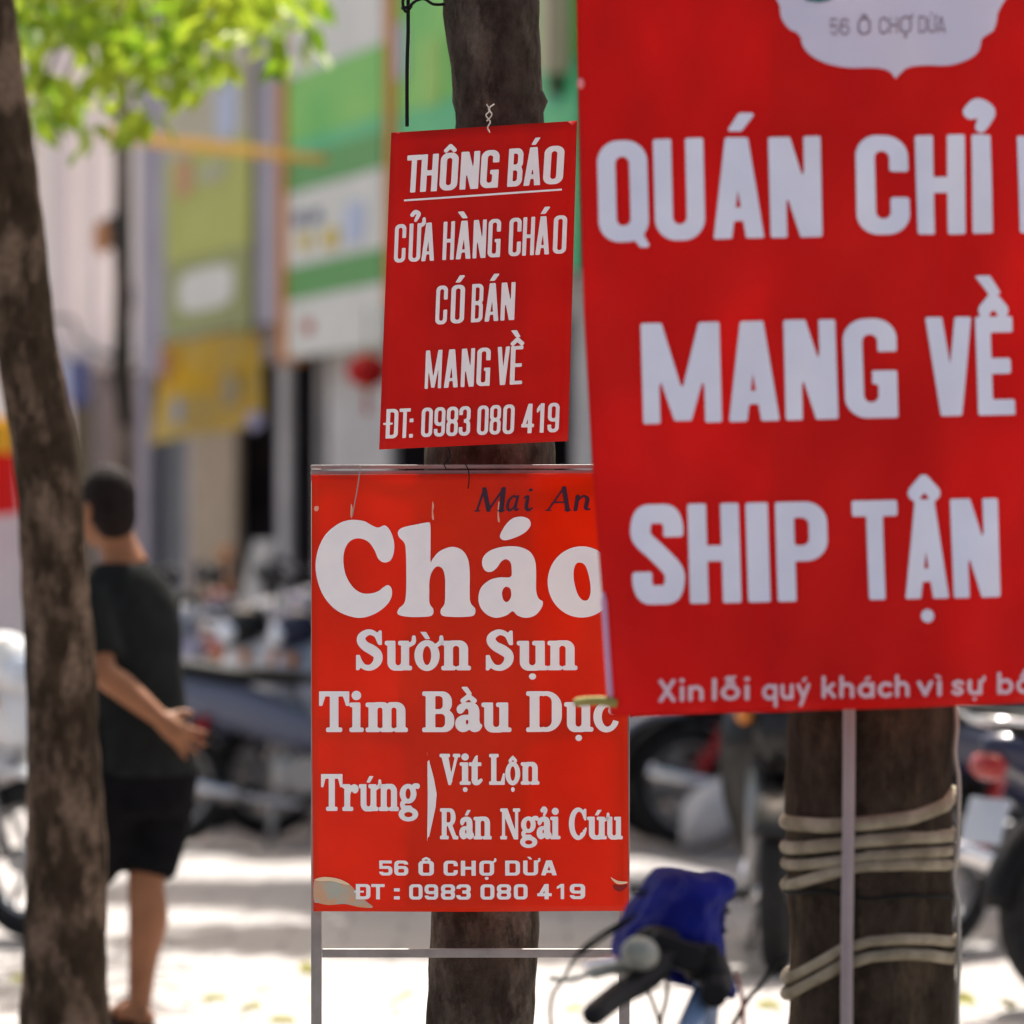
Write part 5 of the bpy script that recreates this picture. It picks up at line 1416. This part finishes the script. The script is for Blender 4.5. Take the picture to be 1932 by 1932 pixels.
bikes = [
    (575, 21.9, 4, P_BLACK, P_NAVY, None),
    (735, 22.8, 203, P_NAVY, P_SILVER, "navy motorbike with silver blue leg shields close to the menu sign's left edge"),
    (612, 23.5, 216, P_BLACK, P_WHITE, "black motorbike with white leg shields just beyond the nearest side on one"),
    (505, 23.9, 200, P_SILVER, P_GREY, "silver blue motorbike with lilac leg shields right of the man's back"),
    (420, 24.9, 212, P_RED, P_BLACK, "red motorbike mostly hidden behind the man's back"),
    (770, 25.3, 221, P_BLACK, P_RED, "black motorbike with red leg shields farther back by the menu sign's upper left edge"),
    (665, 26.0, 198, P_WHITE, P_NAVY, "white motorbike with navy leg shields in the rear row"),
    (560, 26.7, 219, P_NAVY, P_RED, "navy motorbike with red leg shields under the leaning board"),
    (470, 27.6, 160, P_BLACK, P_SILVER, "black motorbike with silver blue leg shields before the beige pier"),
    (640, 28.4, 240, P_GREY, P_RED, "lilac motorbike with red leg shields before the black shop opening"),
    (560, 29.5, 190, P_RED, P_WHITE, "red motorbike with white leg shields, deep in front of the shops"),
    (690, 30.3, 225, P_WHITE, P_WHITE, "all white motorbike farthest back, close to the pale grey shop pier"),
    (1330, 23.6, 196, P_BLACK, P_NAVY, "black motorbike with navy leg shields, third below the banner's left corner"),
    (1420, 24.9, 12, P_NAVY, P_BLACK, "navy motorbike with black leg shields before the low shophouse opening"),
    (1560, 21.7, 3, P_BLACK, P_WHITE, "black motorbike with white leg shields seen below the banner's left corner"),
    (1480, 22.5, 200, P_SILVER, P_GREY, "silver blue motorbike with lilac leg shields, second below the banner's left corner"),
    (1690, 23.0, 10, P_SILVER, P_BLACK, "silver blue motorbike behind the near tree, deeper under the banner"),
    (1490, 16.2, -97, P_BLACK, P_BLACK, "black motorbike facing the camera close by the left side of the near tree"),
    (2330, 14.85, 31, P_NAVY, P_BLACK, "navy motorbike seen from behind at the lower right edge, white number plate over its tyre"),
    (1960, 16.9, 52, P_NAVY, P_GREY, "navy motorbike with lilac leg shields between the near tree and the right edge"),
    (-165, 17.3, -42, P_WHITE, P_WHITE, "white motorbike turned towards the camera at the left edge, partly behind the leaning tree"),
]
for i, (px, D, rz, bm_, tm_, lab) in enumerate(bikes):
    o = proto if i == 0 else copy_tree(proto)
    if lab: o["label"] = lab
    o.location = gpos(px, D); o.rotation_euler = (0, 0, R(rz))
    if i: restyle(o, bm_, tm_)
q = gpos(1345, 21.15)
mb = MB()
rs = np.random.default_rng(2); rings = []
for i in range(15):
    u = i / 14; rr = .17 * math.sin(math.pi * min(1, .12 + u * .86)) ** .6
    rings.append([(.02 + .30 * (u - .5) + .02 * math.sin(k), rr * (1 + .09 * math.sin(3 * k * .35 + i)) * .7 * math.cos(6.283 * k / 22), .13 + .16 * u + rr * .8 * (1 + .08 * math.sin(k * 1.3 + i * .7)) * math.sin(6.283 * k / 22)) for k in range(22)])
mb.rings(rings)
o = mb.build("sack", mat("pale_sack", (.42, .41, .43), .8, (.52, .50, .50), 12, bump=.3)); o.location = (q[0], 21.15, 0)
tag(o, "pale lumpy sack on the ground beside the motorbikes under the banner's left corner", "sack")
# ------------------------------------------------------------------ small bicycle in front, with a blue raincoat over its front basket
BX = W(1290, 1800, 7.2)
bt = thing("bicycle", "small pale blue bicycle with black grips standing below the banner, right of the menu sign", "bicycle", (BX.x, 7.2, 0))
def BW(px, py, dy=0.0):
    return W(px, py, 7.2 + dy) - Vector(bt.location)
CY_BLUE = mat("pale_blue_frame", (.10, .17, .30), .4, coat=.4)
hb = BW(1300, 1795)
def Bb(mb, n, m, p=bt): return mb.build(n, m, p)
head_top = BW(1335, 1850, .02); head_bot = BW(1322, 1990, .05)
mb = MB(); mb.tube([BW(1330, 1800, .0), head_top, head_bot], [.017, .021, .021], 12)
mb.tube([BW(1332, 1872, .01), BW(1300, 1945, -.14), BW(1255, 2080, -.38), BW(1235, 2140, -.5)], [.020, .020, .020, .018], 14)
rearhub = BW(1180, 2350, -.72); rearhub.z = .24; fronthub = BW(1345, 2300, .34); fronthub.z = .24
bb = BW(1240, 2140, -.45); bb.z = .27
mb.tube([BW(1235, 2140, -.5), bb], .018, 10); mb.tube([bb, rearhub], .012, 8)
st = bb + Vector((-.03, -.12, .30))
mb.tube([bb, st], .017, 10); mb.tube([st, rearhub], .010, 8)
Bb(mb, "frame", CY_BLUE)
fd = (fronthub - Vector((head_bot.x, head_bot.y, 0))); 
mb = MB()
for s in (-1, 1): mb.tube([head_bot + Vector((s * .045, -s * .02, 0)), fronthub + Vector((s * .045, -s * .02, 0))], .011, 8)
Bb(mb, "fork", CY_BLUE)
hd = math.atan2(fronthub.y - rearhub.y, fronthub.x - rearhub.x)
for hub in (rearhub, fronthub):
    mb = MB(); mb.torus((0, 0, 0), .215, .020, 'y', 44, 10); mb.v = [tuple(Matrix.Rotation(hd, 3, 'Z') @ Vector(v) + hub) for v in mb.v]
    w = Bb(mb, "wheel", RUBBER)
    mb = MB(); mb.torus((0, 0, 0), .195, .010, 'y', 40, 6); mb.tube([(0, -.04, 0), (0, .04, 0)], .02, 10)
    for k in range(18):
        a = 2 * math.pi * k / 18; mb.tube([(0, .02 * (-1) ** k, 0), (.195 * math.cos(a), 0, .195 * math.sin(a))], .0014, 4)
    mb.v = [tuple(Matrix.Rotation(hd, 3, 'Z') @ Vector(v) + hub) for v in mb.v]
    Bb(mb, "rim", ALLOY, w)
mb = MB(); mb.loft([(-.13, 0, 0, .075, .03), (-.06, 0, .01, .085, .035), (.04, 0, .005, .05, .028), (.13, 0, 0, .018, .016)], 'x', 14)
mb.v = [tuple(Matrix.Rotation(hd, 3, 'Z') @ Vector(v) + st + Vector((0, 0, .05))) for v in mb.v]; Bb(mb, "saddle", SEATM)
mb = MB(); mb.tube([bb + Vector((0, 0, 0)), bb + Vector((.06, .03, -.13))], .009, 8); mb.tube([bb, bb + Vector((-.06, -.03, .13))], .009, 8)
mb.box(bb + Vector((.09, .0, -.14)), (.09, .06, .02), bev=.006); mb.box(bb + Vector((-.09, -.0, .14)), (.09, .06, .02), bev=.006); Bb(mb, "crank", ALLOY)
# handlebar: from the left grip through the stem to the right grip
mb = MB(); mb.tube(catmull([BW(1205, 1862, -.16), BW(1245, 1818, -.09), BW(1300, 1792, -.01), BW(1345, 1806, .03), BW(1366, 1835, .0), BW(1362, 1872, -.06)], 6), .013, 10); Bb(mb, "handlebar", PLASTIC_BLACK)
mb = MB(); mb.tube(catmull([BW(1113, 1922, -.30), BW(1122, 1912, -.29), BW(1168, 1876, -.2), BW(1215, 1848, -.13), BW(1242, 1822, -.09)], 4), [.012, .015, .016, .017, .018, .018, .018, .018, .019, .019, .019, .020, .020, .021, .021, .022, .022], 14); Bb(mb, "grip", PLASTIC_BLACK)
mb = MB(); mb.tube([BW(1352, 1838, .0), BW(1348, 1880, -.1)], [.022, .019], 12); Bb(mb, "grip", PLASTIC_BLACK)
mb = MB(); mb.box(BW(1275, 1798, -.04), (.085, .05, .045), Matrix.Rotation(R(20), 3, 'Y'), bev=.018); mb.box(BW(1325, 1815, -.02), (.055, .06, .055), bev=.022); mb.ellip(BW(1240, 1768, .0), (.035, .03, .018)); mb.ellip(BW(1345, 1838, -.02), (.026, .04, .03)); Bb(mb, "stem_clamp", PLASTIC_BLACK)
mb = MB(); rr = Matrix.Rotation(R(62), 3, 'X') @ Matrix.Rotation(R(0), 3, 'Y')
mb.ellip(BW(1206, 1800, -.17), (.026, .018, .023), rot=Matrix.Rotation(R(18), 3, 'Y')); mb.ellip(BW(1208, 1799, -.15), (.029, .014, .026), rot=Matrix.Rotation(R(18), 3, 'Y')); Bb(mb, "bell", mat("dull_silver", (.27, .28, .25), .5, (.16, .17, .15), 25, metal=.3))
mb = MB(); mb.tube(catmull([BW(1215, 1828, -.1), BW(1165, 1826, -.12), BW(1120, 1836, -.13), BW(1075, 1848, -.14), BW(1036, 1846, -.14)], 5), [.012] * 6 + [.009] * 5 + [.004] * 10, 8); Bb(mb, "brake_lever", mat("dull_silver", (.27, .28, .25), .5, (.16, .17, .15), 25, metal=.3))
mb = MB(); mb.box(BW(1135, 1822, -.11), (.055, .03, .022), Matrix.Rotation(R(-8), 3, 'Y'), bev=.006); Bb(mb, "brake_lever", CHROME)
for pts, r, m in (([(1200, 1726, .02), (1130, 1765, 0), (1090, 1800, -.03), (1062, 1848, -.05), (1042, 1880, -.06), (1040, 1932, -.06), (1060, 2010, -.04), (1240, 2060, 0), (1325, 1990, .02)], .0028, DARKWIRE),
                  ([(1190, 1735, .02), (1120, 1782, .02), (1095, 1800, 0)], .0028, DARKWIRE),
                  ([(1258, 1815, -.02), (1258, 1880, .02), (1246, 1940, .05), (1262, 2030, .05), (1320, 2000, .04)], .0030, DARKWIRE),
                  ([(1215, 1850, -.02), (1235, 1900, .03), (1255, 1960, .05), (1300, 2040, .05)], .0030, DARKWIRE),
                  ([(1388, 1836, 0), (1400, 1880, -.01), (1402, 1932, -.01), (1395, 2040, .0), (1345, 2010, .05)], .0034, mat("red_brown_cable", (.20, .05, .045), .5)),
                  ([(1480, 1800, .1), (1440, 1850, .08), (1408, 1890, .05), (1370, 1960, .05)], .0040, DARKWIRE)):
    mb = MB(); mb.tube(catmull([BW(*p) for p in pts], 6), r, 8); Bb(mb, "cable", m)
# basket on the far side of the bar
mb = MB()
bc = BW(1285, 1752, .15)
for k in range(5):
    z = bc.z - .06 + .03 * k; w_ = .06 + .004 * k
    mb.tube([bc + Vector((-w_, -.05, z - bc.z)), bc + Vector((w_, -.05, z - bc.z)), bc + Vector((w_, .05, z - bc.z)), bc + Vector((-w_, .05, z - bc.z)), bc + Vector((-w_, -.05, z - bc.z))], .0028, 6)
for k in range(7):
    x = -.06 + .02 * k
    mb.tube([bc + Vector((x, -.05, .06)), bc + Vector((x, -.05, -.06)), bc + Vector((x, .05, -.06)), bc + Vector((x, .05, .06))], .0022, 6)
Bb(mb, "basket", DARKWIRE)
# raincoat draped over the basket and bar
RAIN = mat("blue_raincoat", (.003, .0035, .075), .6, (.006, .011, .15), 6, bump=.12, bscale=14, spec=.06)
D0 = 7.28
prof = [(1238, 1648, 1378, 1660), (1224, 1662, 1392, 1672), (1212, 1684, 1388, 1690), (1196, 1712, 1372, 1706), (1180, 1732, 1366, 1728), (1166, 1752, 1366, 1752), (1160, 1780, 1366, 1780), (1160, 1806, 1370, 1806), (1172, 1822, 1378, 1828), (1200, 1836, 1388, 1852), (1250, 1850, 1396, 1872), (1310, 1862, 1398, 1884), (1350, 1870, 1394, 1888)]
mb = MB(); rings = []
rs = np.random.default_rng(4); fold = rs.uniform(0, 6.28, 8)
top = [(1255, 1645, 1372, 1656)]
for i, (xl, yl, xr, yr) in enumerate(top + prof):
    ring = []
    dep = [.05, .10, .125, .135, .14, .145, .15, .15, .15, .14, .13, .12, .11, .09][i]
    for j in range(44):
        th = 2 * math.pi * j / 44
        u = .5 - .5 * math.copysign(abs(math.cos(th)) ** .75, math.cos(th)); v = math.copysign(abs(math.sin(th)) ** .8, math.sin(th))
        fo = 1 + .06 * math.sin(th * 5 + fold[0] + i * .25) * min(1, i / 4) + .04 * math.sin(th * 9 + fold[1] - i * .2) * min(1, i / 4)
        px = xl + (xr - xl) * u; py = yl + (yr - yl) * u
        p = W(px, py, D0 - .0) ; p.y = D0 + .07 - v * dep * fo
        ring.append(p)
    rings.append(ring)
mb.rings(rings, cap=True)
rc = mb.build("raincoat", RAIN)
tag(rc, "deep blue raincoat draped over the small bicycle's front basket", "raincoat")
c = sum((Vector(v.co) for v in rc.data.vertices), Vector()) / len(rc.data.vertices)
rc.data.transform(Matrix.Translation(-c)); rc.location = c
sub = rc.modifiers.new("sub", 'SUBSURF'); sub.levels = 2; sub.render_levels = 2
for nm, sz, stg in (("broad_creases", .055, .020), ("fine_creases", .016, .006)):
    tx = bpy.data.textures.new(nm, 'CLOUDS'); tx.noise_scale = sz; tx.noise_depth = 2
    dm = rc.modifiers.new(nm, 'DISPLACE'); dm.texture = tx; dm.strength = stg; dm.mid_level = .5; dm.texture_coords = 'LOCAL'
# ------------------------------------------------------------------ the man in black
MD = 13.8
base = W(262, 1946, MD); base.z = 0
man = thing("person", "man in black T-shirt and shorts, hand behind his back, half hidden by the leaning tree", "person", base)
def MP(px, py, dy=0.0): return W(px, py, MD) + Vector((0, dy, 0)) - base
RT = Vector((.72, .69, 0)); FW = Vector((-.69, .72, 0))       # his right and his front
def oval(c, a, b, tilt=Vector((0, 0, 0)), n=28, e=2.3):
    out = []
    for j in range(n):
        th = 2 * math.pi * j / n
        ct = math.copysign(abs(math.cos(th)) ** (2 / e), math.cos(th)); st = math.copysign(abs(math.sin(th)) ** (2 / e), math.sin(th))
        out.append(c + RT * a * ct + FW * b * st + tilt * st)
    return out
def fuse(mb, name, m, voxel, smooth=6, parent=man, fac_=.5):
    me = bpy.data.meshes.new(name); me.from_pydata([tuple(v) for v in mb.v], [], mb.f); me.update()
    bm = bmesh.new(); bm.from_mesh(me); bmesh.ops.recalc_face_normals(bm, faces=bm.faces); bm.to_mesh(me); bm.free()
    o = bpy.data.objects.new(name, me); COL.objects.link(o)
    r = o.modifiers.new("r", 'REMESH'); r.mode = 'VOXEL'; r.voxel_size = voxel
    s = o.modifiers.new("s", 'SMOOTH'); s.factor = fac_; s.iterations = smooth
    dg = bpy.context.evaluated_depsgraph_get()
    me2 = bpy.data.meshes.new_from_object(o.evaluated_get(dg), depsgraph=dg)
    me2.name = name
    o.modifiers.clear(); o.data = me2
    me2.materials.clear(); me2.materials.append(m)
    me2.polygons.foreach_set("use_smooth", [True] * len(me2.polygons))
    o.parent = parent
    return o
SKIN = mat("tanned_skin", (.21, .088, .040), .6, (.27, .115, .056), 9)
HAIRM = mat("black_hair", (.008, .005, .005), .8, (.016, .010, .009), 60, bump=.4, bscale=80, spec=.12)
SHIRT = mat("black_tshirt_cotton", (.010, .011, .011), .95, (.014, .016, .016), 20, bump=.15, bscale=9, spec=.08)
SHORT = mat("black_shorts", (.004, .004, .005), .95, (.007, .007, .008), 20, bump=.15, bscale=9, spec=.06)
hips = MP(268, 1440); waist = MP(256, 1330); chest = MP(246, 1180); shl = MP(243, 1085); neckb = MP(226, 1035); skull = MP(202, 953)
torso = [(MP(268, 1520), .155, .11), (hips, .172, .125), (MP(262, 1385), .165, .118), (waist, .155, .105), (MP(250, 1250), .165, .112), (chest, .172, .116), (MP(243, 1135), .165, .108), (MP(239, 1095), .135, .092), (MP(232, 1062), .085, .07), (MP(226, 1042), .06, .058)]
shR = shl + RT * .120 + Vector((0, 0, -.055)); shL = shl - RT * .142 + Vector((0, 0, -.055))
elL = MP(206, 1262, -.20); wrL = MP(312, 1350, -.22)
elR = shR + FW * .10 + RT * .05 + Vector((0, 0, -.28)); wrR = elR + FW * .20 - RT * .08 + Vector((0, 0, .03))
kneeR = MP(276, 1665, .0); ankR = MP(262, 1895, .03); hipR = hips + RT * .085 + Vector((0, 0, -.06))
kneeL = MP(158, 1665, .02) ; ankL = MP(140, 1890, .06); hipL = hips - RT * .085 + Vector((0, 0, -.06))
def leg(mb, hip, knee, ank, k=0.0, full=True):
    back = -FW
    pts = [hip, hip + (knee - hip) * .5 + FW * .012, knee, knee + (ank - knee) * .3 + back * .018, knee + (ank - knee) * .65 + back * .004, ank]
    mb.tube(catmull(pts, 5), [x.x for x in catmull([(v, 0, 0) for v in (.085 + k, .075 + k, .054 + k, .058 + k, .043 + k, .034 + k)], 5)], 18)
b = MB()
b.rings([oval(c, a * .885 - .014, d * .95 - .014) for c, a, d in torso])
b.tube([MP(236, 1070), neckb, MP(212, 1000), MP(207, 960)], [.07, .056, .054, .05], 18)
hf = Vector((-.60, .80, 0)); hr = Vector((.80, .60, 0))            # the head is turned further left
hm = Matrix((hr, hf, Vector((0, 0, 1)))).transposed()
def HP(x, y, z): return skull + hm @ Vector((x, y, z))
b.ellip(HP(0, -.005, .015), (.070, .088, .098), 22, 14, rot=hm)
b.ellip(HP(0, .035, -.055), (.056, .058, .072), 18, 12, rot=hm)      # jaw and face
b.ellip(HP(0, .050, -.095), (.036, .036, .026), 14, 9, rot=hm)       # chin
b.tube([HP(0, .085, .01), HP(0, .112, -.035), HP(0, .092, -.05)], [.012, .016, .014], 10)   # nose
for s in (-1, 1):
    b.ellip(HP(s * .075, -.012, -.02), (.009, .020, .032), 12, 8, rot=hm)  # ears
    b.ellip(HP(s * .032, .082, .018), (.022, .012, .008), 10, 7, rot=hm)   # brows
b.ellip(HP(0, .088, -.072), (.024, .014, .010), 12, 8, rot=hm)          # lips
def arm(mb, s, e, w, k=0.0):
    mb.tube(catmull([s, s + (e - s) * .5, e, e + (w - e) * .35, w], 5), [x.x for x in catmull([(v + k, 0, 0) for v in (.052, .047, .040, .041, .027)], 5)], 16)
arm(b, shL, elL, wrL); arm(b, shR, elR, wrR)
def hand(mb, w, d, pn, side):
    """w wrist, d along the palm, pn palm normal; fingers loosely curled"""
    s = d.cross(pn).normalized() * side
    mb.tube([w - d * .01, w + d * .03, w + d * .065, w + d * .085], [.026, .034, .037, .033], 14)
    L = (.066, .076, .072, .056)
    for i in range(4):
        o = w + d * .078 + s * (.028 - .0185 * i) 
        spread = s * (.014 - .0095 * i)
        ln = L[i]
        p1 = o + (d + spread * 24).normalized() * ln * .45 + pn * .002
        p2 = p1 + (d + spread * 24 + pn * .16).normalized() * ln * .33
        p3 = p2 + (d + spread * 20 + pn * .34).normalized() * ln * .27
        mb.tube([o - d * .03, o, p1, p2, p3], [.010, .0098, .0092, .0085, .007], 10)
    o = w + d * .022 + s * .026
    p1 = o + (d * .55 + s * .8).normalized() * .036
    p2 = p1 + (d * .85 + s * .45 + pn * .2).normalized() * .032
    mb.tube([o - s * .02, o, p1, p2], [.014, .0145, .012, .009], 10)
dL = (MP(372, 1398, -.20) - wrL).normalized()
hand(b, wrL, dL, Vector((.25, -.93, .1)).normalized(), -1)
hand(b, wrR, (FW * .8 - Vector((0, 0, .3))).normalized(), RT * -1, 1)
leg(b, hipR, kneeR, ankR); leg(b, hipL, kneeL, ankL)
for ank in (ankR, ankL):
    ff = (FW * .9 + RT * .15).normalized()
    g = Vector((ank.x, ank.y, 0))
    b.tube([ank, g + Vector((0, 0, .06)), g + ff * .06 + Vector((0, 0, .045)), g + ff * .13 + Vector((0, 0, .032)), g + ff * .17 + Vector((0, 0, .026))], [.034, .038, .036, .034, .02], 14)
    b.ellip(g - ff * .03 + Vector((0, 0, .035)), (.032, .032, .03))
fuse(b, "body", SKIN, .0075, 4)
b = MB()
hair_c = HP(0, -.012, .025)
b.ellip(HP(0, -.010, .022), (.077, .094, .100), 26, 16, rot=hm); b.ellip(HP(0, -.040, -.025), (.070, .062, .078), 20, 12, rot=hm)
fuse(b, "hair", HAIRM, .010, 2)
b = MB()
b.rings([oval(c, (a + .004) * .885 + (.012 if i < 3 else 0), d * .95 + .012 + (.014 if i < 3 else 0)) for i, (c, a, d) in enumerate([(MP(268, 1462), .172, .125)] + torso[2:9])])
def sleeve(mb, s, e, t):
    mb.tube(catmull([s - (e - s) * .02, s + (e - s) * .3, s + (e - s) * t], 5), list(np.linspace(.060, .066, 11)), 20)
sleeve(b, shL, elL, .84); sleeve(b, shR, elR, .8)
fuse(b, "t_shirt", SHIRT, .012, 5)
b = MB()
b.rings([oval(c, a * .91 + .012, d * .97 + .012) for c, a, d in [(MP(270, 1535), .155, .115)] + torso[1:4]])
for hip, knee in ((hipR, kneeR), (hipL, kneeL)):
    e = hip + (knee - hip) * .93
    b.tube([hip + Vector((0, 0, .03)), hip + (knee - hip) * .5, e], [.100, .096, .080], 22)
fuse(b, "shorts", SHORT, .012, 8)
for ank in (ankR, ankL):
    ff = (FW * .9 + RT * .15).normalized(); g = Vector((ank.x, ank.y, 0)); b = MB()
    sd = ff.cross(Vector((0, 0, 1)))
    ring = lambda z: [g + ff * (.06 + .135 * math.cos(6.283 * k / 24)) + sd * (.048 * math.sin(6.283 * k / 24)) + Vector((0, 0, z)) for k in range(24)]
    b.rings([ring(.001), ring(.018)], smooth=False)
    b.tube(catmull([g + ff * .09 + sd * .046 + Vector((0, 0, .015)), g + ff * .09 + Vector((0, 0, .082)), g + ff * .09 - sd * .046 + Vector((0, 0, .015))], 6), .008, 8)
    b.build("sandal", PLASTIC_BLACK, man)
